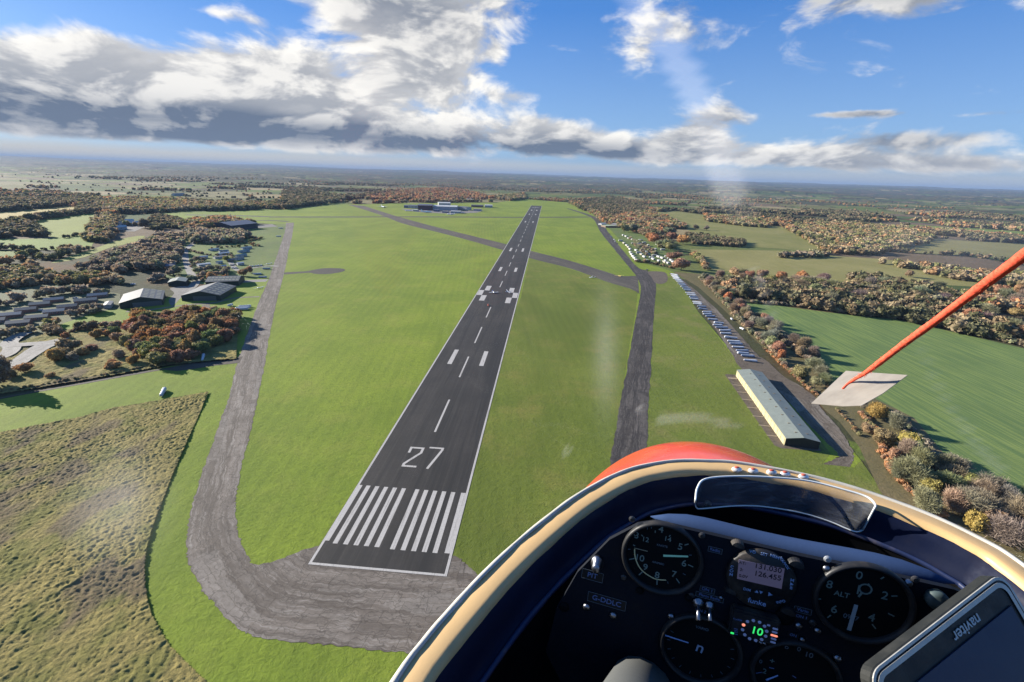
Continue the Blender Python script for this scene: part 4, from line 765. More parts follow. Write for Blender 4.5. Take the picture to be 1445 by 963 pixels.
# farm far left
for fl, fr, d, lb in [((159,320),(176,319),14,'pale roofed barn left of the white farm yard'), ((163,325),(180,324),10,'white farm building nearest the camera'), ((186,319),(204,318),16,'white farm building at the right of the yard'), ((178,315.5),(190,315),12,'white farm building at the back of the yard')]:
    gpx('farm_building', lb, 'building', fl, fr, d, 5, 8, 'white_cladding', 'white_roof' if 'white' in lb[:6] else 'hut_roof', ridge_along='x', windows=3)
gpx('farmhouse', 'white farmhouse far away below the left skyline wood', 'house', (246,277), (262,276.5), 16, 6, 10, 'white_cladding', 'hut_roof', ridge_along='x', windows=4, chim=True)
gpx('timber_barn', 'dark timber barn beside the camp road', 'barn', (234,380), (248,379), 12, 3.5, 5, 'timber', 'slate_roof', ridge_along='x')
# clubhouse on the right
gpx('clubhouse', 'low clubhouse with flat greenish roof beside the far right taxiway', 'building', (854.5,321.5), (872,321.5), 26, 4, 4.6, 'timber', 'green_flat_roof', windows=6)
gpx('club_hangar', 'grey gabled hangar joined to the right of the low clubhouse', 'hangar', (873.5,321), (885.5,319.5), 26, 5.0, 8.5, 'timber', 'hut_roof')
for fl, fr, d, lb in [((849,318),(856,317.5),12,'white shed left of the clubhouse'), ((851,312),(857,311.5),10,'white block behind the clubhouse near the taxiway'), ((845,307.5),(852,307),10,'white shed farthest along the right taxiway'), ((921,329.5),(927,328),12,'blue roofed house half hidden by the wood behind the caravans'), ((1306,327),(1322,327.5),14,'white farm building on the right skyline fields')]:
    gpx('white_shed', lb, 'shed', fl, fr, d, 3.5, 5, 'white_cladding', 'white_roof' if 'blue' not in lb else 'teal_roof', ridge_along='x')
# airport across the field
for fl, fr, d, ea, wl_, rf_, lb in [((590,296.5),(610,297),50,15,'black_cladding','slate_roof','dark blue airport hangar in the middle of the airport buildings'), ((611,296.5),(645,297.5),60,12,'white_cladding','white_roof','largest white airport hangar'), ((619,291.5),(636,291.8),50,12,'white_cladding','white_roof','white roofed airport building behind the largest hangar'), ((576,294),(588,294.6),30,9,'white_cladding','slate_roof','grey airport building left of the dark hangar'), ((646,296),(658,297),30,9,'white_cladding','slate_roof','grey airport building right of the largest hangar'), ((570,293.6),(577,294),24,8,'blue_cladding','slate_roof','small blue airport building near the parked airliner'), ((636,301),(650,301.5),20,6,'white_cladding','white_roof','low white airport building nearest the grass'), ((612,298.8),(620,299),14,6,'blue_cladding','slate_roof','small blue block in front of the white hangar'), ((684,293),(695,293.3),30,8,'white_cladding','white_roof','white building right of the airport hangars'), ((658,284.5),(667,284.8),30,9,'white_cladding','white_roof','white house on the slope above the airport'), ((668,297.8),(679,298.2),16,6,'white_cladding','tan_roof','tan roofed store right of the airport'), ((665,292.5),(682,293),20,7,'timber','slate_roof','dark long building right of the airport'), ((583,298.5),(589,298.8),12,5,'white_cladding','white_roof','small white store left of the airport apron'), ((624,300.5),(632,301),12,5,'blue_cladding','hut_roof','small blue store by the apron edge')]:
    gpx('airport_building', lb, 'building', fl, fr, d, ea, ea*1.22, wl_, rf_, ridge_along='x', windows=3 if ea < 10 else 0)
sheet('airport_apron', gp([(566,295),(600,296),(650,297.5),(684,297.5),(672,300.5),(640,302),(600,300.5),(572,297.5)]), .05, PALE)
WHITE = plain('white_gelcoat', (.55, .56, .57), .25, .5, var=.05); TYRE = plain('tyre_rubber', (.02, .02, .02), .85, .2); STEEL = plain('galvanised_steel', (.35, .36, .37), .45, .5, .5)
def airliner(px, rz, label, L=36, col=(.55,.62,.68), name='airliner'):
    g = G(*px); e = empty(name, (g[0], g[1], 0), R(rz)); tag(e, label, 'aeroplane'); mm = plain('aeroplane_paint_%d%d' % (int(col[0]*99), int(col[2]*99)), col, .3, .5, var=.04); r = L*.05
    MB().loft([[(x*L, r*k*math.cos(a*math.pi/5), 1.35*r+zz*r+r*k*math.sin(a*math.pi/5)) for a in range(10)] for x, k, zz in [(-.5,.08,.5),(-.4,.5,.35),(-.25,.9,.1),(0,1,0),(.3,1,0),(.42,.75,-.1),(.49,.15,-.2)]]).build('fuselage', mm, e, True)
    for s in (-1, 1):
        MB().add([(.1*L, s*r*.8, r), (-.08*L, s*r*.8, r), (-.2*L, s*.48*L, r*1.8), (-.13*L, s*.48*L, r*1.8), (.1*L, s*r*.8, r*1.25), (-.08*L, s*r*.8, r*1.25), (-.2*L, s*.48*L, r*1.9), (-.13*L, s*.48*L, r*1.9)], [(0,1,2,3),(4,7,6,5),(0,4,5,1),(1,5,6,2),(2,6,7,3),(3,7,4,0)]).build('wing', mm, e)
        MB().ell((0, s*.17*L, r*.75), (.06*L, .45*r, .45*r)).build('engine', mm, e, True); MB().box((-.02*L, s*r*.6-.2, 0), (0, s*r*.6+.2, r*.8)).build('landing_gear', TYRE, e)
        MB().add([(-.38*L, 0, 1.8*r), (-.47*L, 0, 1.8*r), (-.5*L, s*.18*L, 1.9*r), (-.46*L, s*.18*L, 1.9*r), (-.38*L, 0, 2*r), (-.47*L, 0, 2*r), (-.5*L, s*.18*L, 2*r), (-.46*L, s*.18*L, 2*r)], [(0,1,2,3),(4,7,6,5),(0,4,5,1),(1,5,6,2),(2,6,7,3),(3,7,4,0)]).build('tailplane', mm, e)
    MB().add([(-.33*L, -.15, 2*r), (-.48*L, -.15, 2*r), (-.53*L, -.15, 5*r), (-.46*L, -.15, 5*r), (-.33*L, .15, 2*r), (-.48*L, .15, 2*r), (-.53*L, .15, 5*r), (-.46*L, .15, 5*r)], [(0,1,2,3),(4,7,6,5),(0,4,5,1),(1,5,6,2),(2,6,7,3),(3,7,4,0)]).build('tail_fin', mm, e)
    MB().box((.38*L, -.2, 0), (.4*L, .2, r)).build('nose_gear', TYRE, e)
airliner((540,293), -60, 'dark tailed airliner parked at the left end of the airport', 38, (.3,.34,.42)); airliner((602,300), -8, 'pale blue airliner parked on the grass edge before the dark hangar', 36, (.42,.60,.68))
airliner((636,303.2), 170, 'white jet parked nearest the grass below the largest hangar', 26, (.7,.7,.72)); airliner((577,298.3), 200, 'white jet parked left of the pale blue airliner', 24, (.66,.68,.7)); airliner((652,300.6), 30, 'small white jet parked right of the low white building', 20, (.7,.7,.7))
# ---------------------------------------------------------------- gliders, tug, trailers, cars
def wheel(parent, x, y, r=.3, w=.16):
    b = MB(); b.loft([[(x+r*math.cos(a*math.pi/7), y-w/2, r+r*math.sin(a*math.pi/7)) for a in range(14)], [(x+r*math.cos(a*math.pi/7), y+w/2, r+r*math.sin(a*math.pi/7)) for a in range(14)]]); return b.build('wheel', TYRE, parent)
def wing_mesh(span, c0, c1, z, x0, dih=.03):
    b = MB()
    for s in (-1, 1):
        rings = []
        for t in (0, .5, .85, 1):
            c = c0+(c1-c0)*t; y = s*span/2*t; zz = z+abs(y)*dih; xs = x0-(c0-c)*.3; th = c*.13
            rings.append([(xs+c*.35, y, zz), (xs+c*.2, y, zz+th*.6), (xs-c*.2, y, zz+th*.5), (xs-c*.65, y, zz), (xs-c*.2, y, zz-th*.3), (xs+c*.2, y, zz-th*.4)])
        b.loft(rings)
    return b
def glider(px, rz, label, body=WHITE, span=17, name='glider_aircraft', tow=False):
    g = G(*px); e = empty(name, (g[0], g[1], 0), R(rz)); tag(e, label, 'glider')
    MB().loft([[(x, w*math.cos(a*math.pi/6), z+h*math.sin(a*math.pi/6)) for a in range(12)] for x, w, h, z in [(3.2,.03,.04,.6),(2.8,.22,.24,.65),(1.8,.36,.45,.75),(.8,.36,.5,.85),(0,.3,.42,.9),(-1.2,.16,.2,1.0),(-4.6,.09,.1,1.1)]]).build('fuselage', body, e, True)
    wing_mesh(span, 1.0, .4, 1.15, .3).build('wing', body, e); MB().box((-4.75, -.04, 1.05), (-4.0, .04, 2.5)).build('tail_fin', body, e, bev=.03); MB().box((-4.9, -1.4, 2.45), (-4.35, 1.4, 2.52)).build('tailplane', body, e, bev=.03)
    MB().ell((1.5, 0, 1.12), (1.0, .27, .3)).build('canopy', plain('tinted_canopy', (.05,.07,.09), .08, .6), e, True); wheel(e, .7, 0, .22, .12); return e
glider((717,413), 195, 'white glider on the runway between the white checker squares', span=17.5)
glider((379,373.5), 172, 'white glider parked at the left edge of the taxiway beside the camp'); glider((366,407.5), 160, 'white glider parked on the grass right of the skylight hangar', span=15)
glider((834.5,392.5), 158, 'white glider on the left edge of the crosswind runway', span=16); YEL = plain('yellow_paint', (.65, .48, .12), .4, .4)
glider((873.5,390.5), 100, 'yellow glider on the crosswind runway beside the right taxiway', YEL, 14)
def tug(px, rz, label, body):
    g = G(*px); e = empty('tug_aircraft', (g[0], g[1], 0), R(rz)); tag(e, label, 'aeroplane')
    MB().loft([[(x, w*math.cos(a*math.pi/5), z+h*math.sin(a*math.pi/5)) for a in range(10)] for x, w, h, z in [(2.6,.3,.35,1.2),(2.2,.5,.5,1.25),(.8,.55,.65,1.4),(-.8,.45,.55,1.4),(-2.5,.2,.25,1.2),(-4,.06,.08,1.1)]]).build('fuselage', body, e, True)
    wing_mesh(10.5, 1.6, 1.5, .95, .7, .05).build('wing', WHITE, e); MB().box((-4.2, -.05, 1.1), (-3.3, .05, 2.4)).build('tail_fin', plain('blue_paint', (.03,.08,.35), .4), e, bev=.04); MB().box((-4.1, -1.5, 1.2), (-3.3, 1.5, 1.28)).build('tailplane', WHITE, e)
    MB().ell((.2, 0, 1.95), (.95, .42, .38)).build('canopy', GLASS, e, True)
    for y in (-1.1, 1.1): wheel(e, 1.1, y, .25); 
    wheel(e, -3.9, 0, .12); b = MB(); b.box((2.62, -.06, .35), (2.68, .06, 2.05)); b.build('propeller', TYRE, e)
tug((696.5,414), -70, 'blue and white tug aeroplane on the runway left of the glider', WHITE)
def launch_cart(px, label):
    g = G(*px); e = empty('winch_buggy', (g[0], g[1], 0), R(-80)); tag(e, label, 'buggy'); rd = plain('faded_red_paint', (.55, .16, .10), .5, .4)
    MB().box((-1.5, -.75, .45), (1.5, .75, 1.0)).build('body', rd, e, bev=.12); MB().box((-.9, -.68, 1.0), (.4, .68, 1.75)).build('cab', rd, e, bev=.15); MB().box((.41, -.55, 1.1), (.46, .55, 1.6)).build('windscreen', GLASS, e)
    for x in (-.95, .95):
        for y in (-.75, .75): wheel(e, x, y, .36, .22)
launch_cart((689,432), 'small red buggy with a dark shadow on the runway centre line before the glider')
def car_parts(e, col):
    mm = plain('car_paint_%d_%d_%d' % tuple(int(c*99) for c in col), col, .3, .5, var=.05)
    MB().loft([[(x, -.85, .35), (x, .85, .35), (x, .85, z), (x, -.85, z)] for x, z in [(-2.1, .85), (-1.9, 1.0), (.9, .98), (1.9, .8), (2.1, .6)]]).build('body', mm, e, bev=.04)
    MB().loft([[(x0, -w, z), (x1, -w, z), (x1, w, z), (x0, w, z)] for x0, x1, w, z in [(-1.85, 1.0, .8, .99), (-1.45, .35, .66, 1.47)]]).build('cabin', GLASS, e); MB().box((-1.42, -.64, 1.475), (.32, .64, 1.52)).build('roof', mm, e, bev=.02)
    for x in (-1.3, 1.3):
        for y in (-.8, .8): wheel(e, x, y, .32, .2)
CARS = {}
def car(px, rz, cname_, label):
    cols = {'white': (.7,.7,.7), 'black': (.02,.02,.025), 'silver': (.4,.42,.44), 'blue': (.04,.09,.3), 'red': (.4,.04,.03), 'grey': (.15,.16,.17)}
    g = G(*px)
    if cname_ not in CARS: e = empty('parked_car'); car_parts(e, cols[cname_]); CARS[cname_] = e
    else: e = copy_tree(CARS[cname_])
    e.location = (g[0], g[1], .07); e.rotation_euler = (0, 0, R(rz)); tag(e, label, 'car', 'cars parked around the airfield')
for i, (x, y, c) in enumerate([(859.5,330.8,'black'),(862.5,334.5,'blue'),(866.5,338.5,'white'),(868,341,'silver'),(871,344,'black'),(854,322.8,'grey'),(913,381.8,'black'),(844.5,314.5,'black')]):
    car((x, y), 110, c, '%s car by the far right taxiway, %s from the clubhouse' % (c, ['second', 'third', 'fourth', 'fifth', 'sixth', 'first', 'last and nearest', 'one beyond it'][i]))
for i, (x, y) in enumerate([(353,376.5),(357,376.4),(361.5,376),(365,375.6),(369,375.3)]): car((x, y), 95, 'white', 'white car in the row beside the camp, %s from the left' % ['first', 'second', 'third', 'fourth', 'fifth'][i])
for i, (x, y, c) in enumerate([(329,379,'white'),(333,379,'white'),(331,374,'silver'),(327,375,'grey')]): car((x, y), 70, c, '%s vehicle in the camp car park, %s' % (c, ['nearest on the left', 'nearest on the right', 'in the middle', 'farthest'][i]))
for i, (x, y, c) in enumerate([(188,402,'white'),(59,439,'silver'),(13,455,'grey'),(77,453.5,'white'),(107,422,'silver')]): car((x, y), 20, c, ['white van on the yard left of the first hangar', 'silver car between the long huts', 'grey car beside the near long hut', 'white van at the right end of the near huts', 'silver car behind the topmost long hut'][i])
# glider trailers
TRM = plain('trailer_shell', (.42, .44, .47), .35, .5, var=.08, scale=.8); TRB = plain('trailer_shell_blue_grey', (.22, .26, .33), .4, .5, var=.08)
def trailer_parts(e, mat, L=9.6):
    prof = [(-1., 0), (-1., .55), (-.82, .85), (-.4, 1.), (.4, 1.), (.82, .85), (1., .55), (1., 0)]
    MB().loft([[(x, px*w, .45+pz*h) for px, pz in prof] for x, w, h in [(-L/2, .45, .8), (-L/2+.25, .55, 1.0), (0, .66, 1.15), (L/2-1.2, .75, 1.35), (L/2-.25, .72, 1.25), (L/2, .5, .9)]]).build('shell', mat, e)
    MB().box((-L/2+.3, -.6, .30), (L/2-.3, .6, .46)).build('chassis', STEEL, e); MB().tube([(L/2-.4, -.4, .4), (L/2+1.2, 0, .42)], .05, 6).tube([(L/2-.4, .4, .4), (L/2+1.2, 0, .42)], .05, 6).build('tow_bar', STEEL, e)
    for y in (-.78, .78): wheel(e, .3, y, .3, .2)
    MB().box((-L/2-.03, -.3, .55), (-L/2+.0, .3, .7)).build('number_plate_board', plain('red_board', (.4, .05, .04)), e)
TP = []
for mm in (TRM, TRB): e = empty('glider_trailer'); trailer_parts(e, mm); TP.append(e)
zt = lambda x, y: (940+x/6.42, 375+y/6.42)
tr = [((40,80),(105,92),0),((46,96),(112,108),0),((56,108),(122,120),0),((66,122),(134,134),0),((80,136),(145,146),1),((92,150),(156,158),0),((104,166),(170,172),0),((116,178),(184,186),1),((130,196),(200,202),0),((146,212),(216,216),0),((160,226),(226,234),1),((172,250),(262,262),0),((186,268),(272,280),0),((208,290),(286,296),1),((215,305),(292,314),0),((238,332),(322,346),0),((244,348),(326,360),0),((280,376),(362,384),1),((292,396),(376,406),1),((326,428),(412,432),0),((332,446),(412,448),0),((356,466),(444,470),1),((376,492),(466,502),1),((430,524),(520,530),0),((422,544),(508,550),0),((446,568),(560,574),1),((480,596),(584,600),0),((488,620),(590,626),0),((524,656),(645,668),0),((552,692),(670,704),0),((572,714),(690,722),1),((594,744),(706,752),0),((630,778),(746,784),1),((642,800),(748,806),0),((676,822),(798,832),1),((700,862),(824,876),0)]
ORD = ['first','second','third','fourth','fifth','sixth','seventh','eighth','ninth','tenth','eleventh','twelfth','thirteenth','fourteenth','fifteenth','sixteenth','seventeenth','eighteenth','nineteenth','twentieth']
used = set(); nT = len(tr)
for i, (a, b, k) in enumerate(tr):
    A, B = G(*zt(*a)), G(*zt(*b)); e = TP[k] if k not in used else copy_tree(TP[k]); used.add(k)
    L = math.hypot(*(B-A)[:2]); c = (A+B)/2; e.location = (c[0], c[1], .06); e.rotation_euler = (0, 0, math.atan2(B[1]-A[1], B[0]-A[0])+math.pi*(i % 5 == 3)); s = max(.85, min(1.12, L/9.8)); e.scale = (s, random.uniform(1.15, 1.35), random.uniform(.95, 1.2))
    o_ = ORD[i]+' from the far end' if i < 18 else ORD[nT-1-i]+' from the near end'
    tag(e, '%s glider trailer, %s of the long row' % (['white', 'blue-grey'][k], o_), 'trailer', 'glider trailers parked in the row beside the gravel track')
for a, b, k, lb, grp in [((578,478),(606,505),0,'small white trailer at the hedge side of the gravel track',0),((668,572),(700,586),0,'pale trailer in the undergrowth across the gravel track',0)]:
    A, B = G(*zt(*a)), G(*zt(*b)); e = copy_tree(TP[k]); c = (A+B)/2; e.location = (c[0], c[1], .06); e.rotation_euler = (0, 0, math.atan2(B[1]-A[1], B[0]-A[0])); e.scale = (.5, 1, 1); tag(e, lb, 'trailer')
for px, rz, s, lb in [((287,507),119,1.1,'white trailer parked on the side road below the plantation'),((230.5,556),114,.95,'white trailer parked on the grass above the rough meadow'),((376,380.5),5,1,'blue-grey trailer beside the taxiway below the parked glider'),((363,388),8,1,'long pale trailer on the grass left of the taxiway'),((371,392.5),-3,1,'grey-green trailer nearest the skylight hangar road'),((396,323),0,1,'pale trailer farthest along the left taxiway'),((393,334.5),0,1,'pale trailer second farthest along the left taxiway'),((346,434),10,1.1,'upper white trailer beside the left taxiway and the plantation'),((340,438),12,1.2,'middle white trailer beside the left taxiway and the plantation'),((343,436.2),11,1.2,'white trailer squeezed between two others beside the plantation'),((325,432.5),60,.5,'small white trailer behind the plantation'),((284,442),90,.5,'small white trailer at the top edge of the plantation'),((295,441),90,.5,'second small white trailer at the top edge of the plantation'),((1103.6,510),110,.28,'white tank trailer by the hedge of the gravel track'),((1107.8,514),100,.28,'white box trailer by the hedge of the gravel track')]:
    g = G(*px); e = copy_tree(TP[0 if 'grey' not in lb else 1]); e.location = (g[0], g[1], .07); e.rotation_euler = (0, 0, R(rz)); e.scale = (s, 1.25 if s > .4 else 1., 1.3 if s > .4 else .9); tag(e, lb, 'trailer')
# static caravans
CW = plain('caravan_white', (.46, .45, .43), .4, .4, var=.06); CB = plain('caravan_cream', (.36, .33, .26), .4, .4, var=.06); CBL = plain('caravan_blue', (.20, .38, .60), .4, .4, var=.06)
def caravan_parts(e, mat):
    MB().box((-3.8, -1.3, .45), (3.8, 1.3, 2.5)).build('body', mat, e, bev=.25); MB().box((-3.5, -1.2, 2.44), (3.5, 1.2, 2.62)).build('roof', plain('caravan_roof', (.42,.42,.40), .5), e, bev=.05)
    for x in (-2.2, 0, 2.2): MB().box((x-.6, -1.33, 1.3), (x+.6, -1.26, 2.0)).build('window', GLASS, e)
    MB().box((-3.83, -.9, 1.2), (-3.76, .9, 2.05)).build('window', GLASS, e); MB().box((3.0, 1.26, .6), (3.6, 1.33, 2.3)).build('door', DOORM, e)
    for y in (-1.1, 1.1): wheel(e, 0, y, .3, .2)
CP = []
for mm in (CW, CB, CBL): e = empty('caravan'); caravan_parts(e, mm); CP.append(e)
zc = lambda x, y: (830+x/8.757, 290+y/8.757); used = set()
cars_ = [(430,372,0,'l'),(465,385,0,'l'),(500,410,0,'m'),(540,424,0,'m'),(580,438,0,'m'),(648,432,0,'r'),(400,440,0,'l'),(440,470,1,'l'),(475,498,0,'l'),(495,520,1,'l'),(515,545,0,'l'),(520,585,0,'l'),(535,610,0,'l'),(552,635,0,'l'),(570,656,0,'l'),(592,682,0,'l'),(590,560,0,'m'),(660,562,0,'m'),(625,590,0,'m'),(655,612,1,'m'),(690,640,0,'m'),(630,480,0,'m'),(560,475,1,'m'),(712,580,0,'m'),(735,608,0,'m'),(780,648,0,'m'),(815,625,1,'m'),(865,640,0,'r'),(910,655,0,'r'),(870,692,0,'m'),(730,690,2,'m'),(955,690,0,'r'),(985,720,0,'r'),(970,635,0,'r'),(1005,660,0,'r'),(1020,682,0,'r'),(1045,705,0,'r'),(1070,732,0,'r'),(690,465,0,'r'),(740,497,1,'r'),(830,545,0,'r'),(920,550,0,'r'),(845,485,0,'r'),(800,668,0,'m'),(940,705,1,'m')]
cnt = {}
for x, y, k, row in cars_:
    g = G(*zc(x, y+6)); e = CP[k] if k not in used else copy_tree(CP[k]); used.add(k); e.location = (g[0], g[1], .02); e.rotation_euler = (0, 0, R({'l': 100, 'm': 100, 'r': 95}[row]+random.uniform(-9, 9)) if (x+y) % 3 else R(12)); e.scale = (random.uniform(.95, 1.3), 1.25, 1.15)
    cnt[row] = cnt.get(row, 0)+1; rn = {'l': 'row nearest the taxiway', 'm': 'middle of the caravan park', 'r': 'row against the wood'}[row]
    tag(e, '%s static caravan in the %s, %s from the far end' % (['white', 'cream', 'blue'][k], rn, (ORD+['twenty-first','twenty-second','twenty-third'])[cnt[row]-1]), 'caravan', 'static caravans between the right taxiway and the wood')

# ---------------------------------------------------------------- the glider we sit in
GL = empty('glider_cockpit', (CAM[0], CAM[1], CAM[2])); tag(GL, 'glider cockpit with cream rim, navy padding, black instrument panel and red nose', 'glider')
YAW = R(17); ga = np.array([math.sin(YAW), math.cos(YAW), 0]); gl = np.array([math.cos(YAW), -math.sin(YAW), 0])
def gloc(l, f, z): return gl*l+ga*f+np.array([0, 0, z])          # glider axes, relative to the eye
def P0(x, y, h): return PL(x, y, h)-CAM
def gco(p): p = np.array(p); return np.array([p@gl, p@ga, p[2]])
SILL = -.45
rim = [P0(x, y, SILL)[:2] for x, y in [(560,960),(600,905),(650,848),(700,795),(760,742),(820,697),(880,666.5),(920,656),(960,651),(1000,651.5),(1040,654),(1120,668),(1200,688),(1300,723),(1380,760),(1445,800)]]
bk = lambda l, f: tuple(gloc(l, f, 0)[:2])
rim = [bk(-.12, -.62), bk(-.165, -.35), bk(-.185, -.1), bk(-.185, .12)]+[tuple(r) for r in rim]+[bk(.545, .47), bk(.575, .3), bk(.58, .1), bk(.575, -.1), bk(.55, -.35), bk(.5, -.62)]
RIM = smooth_poly(rim, 8, False); RIM = np.array(RIM)
# even spacing
_d = np.r_[0, np.cumsum(np.linalg.norm(np.diff(RIM, axis=0), axis=1))]; _s = np.linspace(0, _d[-1], 260); RIM = np.stack([np.interp(_s, _d, RIM[:, 0]), np.interp(_s, _d, RIM[:, 1])], 1)
_t = np.gradient(RIM, axis=0); _t /= np.linalg.norm(_t, axis=1)[:, None]; INW = np.stack([_t[:, 1], -_t[:, 0]], 1)
def sweep(name, prof, mat, parent, wob=0., sub=None, smooth=True, sl_=slice(None), closed=False):
    V = []; Rm, In = RIM[sl_], INW[sl_]; n = len(Rm); k = len(prof)
    for i in range(n):
        for j, (a, z) in enumerate(prof):
            w = wob*(fbm(np.array([i*.35]), np.array([j*3.1]), 13, 3)[0]-.5); q = Rm[i]+In[i]*(a+w); V.append((q[0], q[1], SILL+z+w*.6))
    Fc = [(i*k+j, i*k+(j+1) % k, (i+1)*k+(j+1) % k, (i+1)*k+j) for i in range(n-1) for j in range(k if closed else k-1)]
    o = mesh_obj(name, V, Fc, mat, parent, smooth); return o
def paint(name, c, rough, spec, dirt=(.2, .15, .1), amt=.3, scale=30, metal=0, coat=0):
    m, nt, b = newmat(name, rough, spec); o = objco(nt); n = noise(nt, o, scale, 6, .65); n2 = noise(nt, o, scale*6, 4, .7); col = mix(nt, ramp(nt, n, .5, .8, 0, amt), c, dirt)
    col = mix(nt, ramp(nt, n2, .62, .8, 0, amt), col, tuple(x*.6 for x in c)); nt.links.new(col, b.inputs['Base Color']); b.inputs['Metallic'].default_value = metal; b.inputs['Coat Weight'].default_value = coat
    nt.links.new(ramp(nt, n, .3, .8, rough*.8, min(1, rough*1.5)), b.inputs['Roughness']); bump(nt, b, n2, .15, .001); return m
CREAM = paint('cream_gelcoat', (.50, .33, .15), .45, .3, (.28, .18, .09), .35, 14); NAVY = paint('navy_padding', (.003, .006, .022), .6, .14, (.03, .02, .012), .3, 22)
BLACK = paint('matt_black', (.0028, .003, .0038), .85, .1, (.005, .005, .006), .4, 20); PANELM = paint('panel_black', (.004, .0055, .010), .7, .15, (.007, .009, .014), .4, 60)
REDP = paint('red_gelcoat', (.62, .055, .03), .22, .5, (.45, .12, .08), .35, 9, coat=.4); FOAM = paint('white_sealing_strip', (.42, .40, .35), .8, .2, (.35, .33, .3), .5, 90)
sweep('coaming', [(-.001, -.014), (-.001, -.001), (.003, .0008), (.022, .0022), (.0275, .001), (.031, -.004), (.0315, -.010)], CREAM, GL)
o = sweep('sealing_strip', [(-.004, -.004), (-.0045, .001), (-.002, .0035), (.0015, .003), (.0022, .0005)], FOAM, GL, .0035)
sweep('padding', [(.0305, -.006), (.034, -.010), (.038, -.018), (.041, -.028), (.044, -.037), (.048, -.043), (.052, -.0445), (.054, -.042)], NAVY, GL, .003)
sweep('padding_edge', [(.0535, -.042), (.056, -.040), (.0585, -.042), (.0585, -.046), (.055, -.047)], paint('navy_piping', (.012, .02, .06), .5, .3), GL, .003)
sweep('inner_wall', [(.056, -.046), (.052, -.09), (.040, -.16), (.03, -.26), (.03, -.42), (.07, -.52)], BLACK, GL)
OUT = paint('white_gelcoat_hull', (.72, .71, .68), .3, .5, (.5, .48, .45), .2, 6)
sweep('hull_side', [(-.001, -.012), (-.012, -.03), (-.03, -.10), (-.045, -.24), (-.03, -.40), (.05, -.53)], REDP, GL)
fl_ = [(*(RIM[i]+INW[i]*.06), SILL-.515) for i in range(0, 260, 6)]; mesh_obj('cockpit_floor', fl_, [tuple(range(len(fl_)))], BLACK, GL)
# nose shell: an ellipsoid ahead of the rim, cut where the cockpit opening is
def nose():
    c = np.array([.183, .600, -.732]); r = np.array([.321, .53, .2545]); V = []; n, mm_ = 96, 64
    for i in range(mm_+1):
        t = math.pi*i/mm_
        for k in range(n):
            a = 2*math.pi*k/n; V.append(gloc(*(c+r*np.array([math.sin(t)*math.cos(a), math.sin(t)*math.sin(a), math.cos(t)]))))
    Fc = [(i*n+k, i*n+(k+1) % n, (i+1)*n+(k+1) % n, (i+1)*n+k) for i in range(mm_) for k in range(n)]; V = np.array(V)
    inn = RIM+INW*.004; ins = pip([tuple(p) for p in inn], V[:, 0], V[:, 1]); Fc = [f for f in Fc if not any(ins[j] for j in f)]
    mesh_obj('nose_shell', V, Fc, REDP, GL, True)
nose()
# instrument panel plane: u right, v up, w towards the pilot
pu = np.array([math.cos(YAW), -math.sin(YAW), 0]); tt = R(10); pv = np.array([math.sin(YAW)*math.sin(tt), math.cos(YAW)*math.sin(tt), math.cos(tt)]); pw = np.cross(pu, pv)
PC = ray(1072, 812)*.47
def U(x, y): d = ray(x, y); s = (PC@pw)/(d@pw); p = d*s-PC; return np.array([p@pu, p@pv])
def holder(name, parent, at, w=0., rot=0., scale=1.):
    M = Matrix.Identity(4); 
    for i in range(3): M[i][0] = pu[i]; M[i][1] = pv[i]; M[i][2] = pw[i]; M[i][3] = (PC+pu*at[0]+pv*at[1]+pw*w)[i]
    return M @ Matrix.Rotation(rot, 4, 'Z') @ Matrix.Scale(scale, 4)
def put(o, M): o.data.transform(M); o.data.update(); return o
def disc(r0, r1, z, n=48, z2=None): 
    b = MB(); z2 = z if z2 is None else z2
    V = [(r0*math.cos(2*math.pi*i/n), r0*math.sin(2*math.pi*i/n), z) for i in range(n)]+[(r1*math.cos(2*math.pi*i/n), r1*math.sin(2*math.pi*i/n), z2) for i in range(n)]
    return b.add(V, [(i, (i+1) % n, n+(i+1) % n, n+i) for i in range(n)]) if r0 > 0 else b.add(V[n:], [tuple(range(n))])
def ringp(name, rs, M, mat, parent, n=56):
    b = MB(); b.loft([[(r*math.cos(2*math.pi*i/n), r*math.sin(2*math.pi*i/n), z) for i in range(n)] for r, z in rs], cap=False); return put(b.build(name, mat, parent, True), M)
def lum(name, c, e): return plain(name, c, .5, .2, emit=e, var=.04)
TXT = plain('instrument_lettering', (.13, .17, .152), .6, .2, var=.05, scale=40); TXB = plain('panel_lettering', (.10, .14, .28), .6, .2, var=.05, scale=40); TXW = plain('device_lettering', (.20, .28, .46), .6, .2, var=.05, scale=40)
def text(s, at, size, mat, parent, w=.002, rot=0., name='lettering', align='CENTER', M=None, ext=.00015, shear=0, cap=None):
    cu = bpy.data.curves.new(name, 'FONT'); cu.body = s; cu.size = size; cu.align_x = align; cu.align_y = 'CENTER'; cu.extrude = ext; cu.shear = shear; cu.offset = size*.008
    t = bpy.data.objects.new('tmp', cu); COL.objects.link(t); dg = bpy.context.evaluated_depsgraph_get(); me = bpy.data.meshes.new_from_object(t.evaluated_get(dg)); bpy.data.objects.remove(t); bpy.data.curves.remove(cu)
    me.materials.clear(); me.materials.append(mat); o = link(name, me, parent); return put(o, M if M is not None else holder('', None, at, w, rot))
def rectp(name, at, wx, wy, z0, z1, mat, parent, rot=0., bev=0, M=None):
    b = MB().box((-wx/2, -wy/2, z0), (wx/2, wy/2, z1)); o = b.build(name, mat, parent, bev=bev); return put(o, M if M is not None else holder('', None, at, 0, rot))
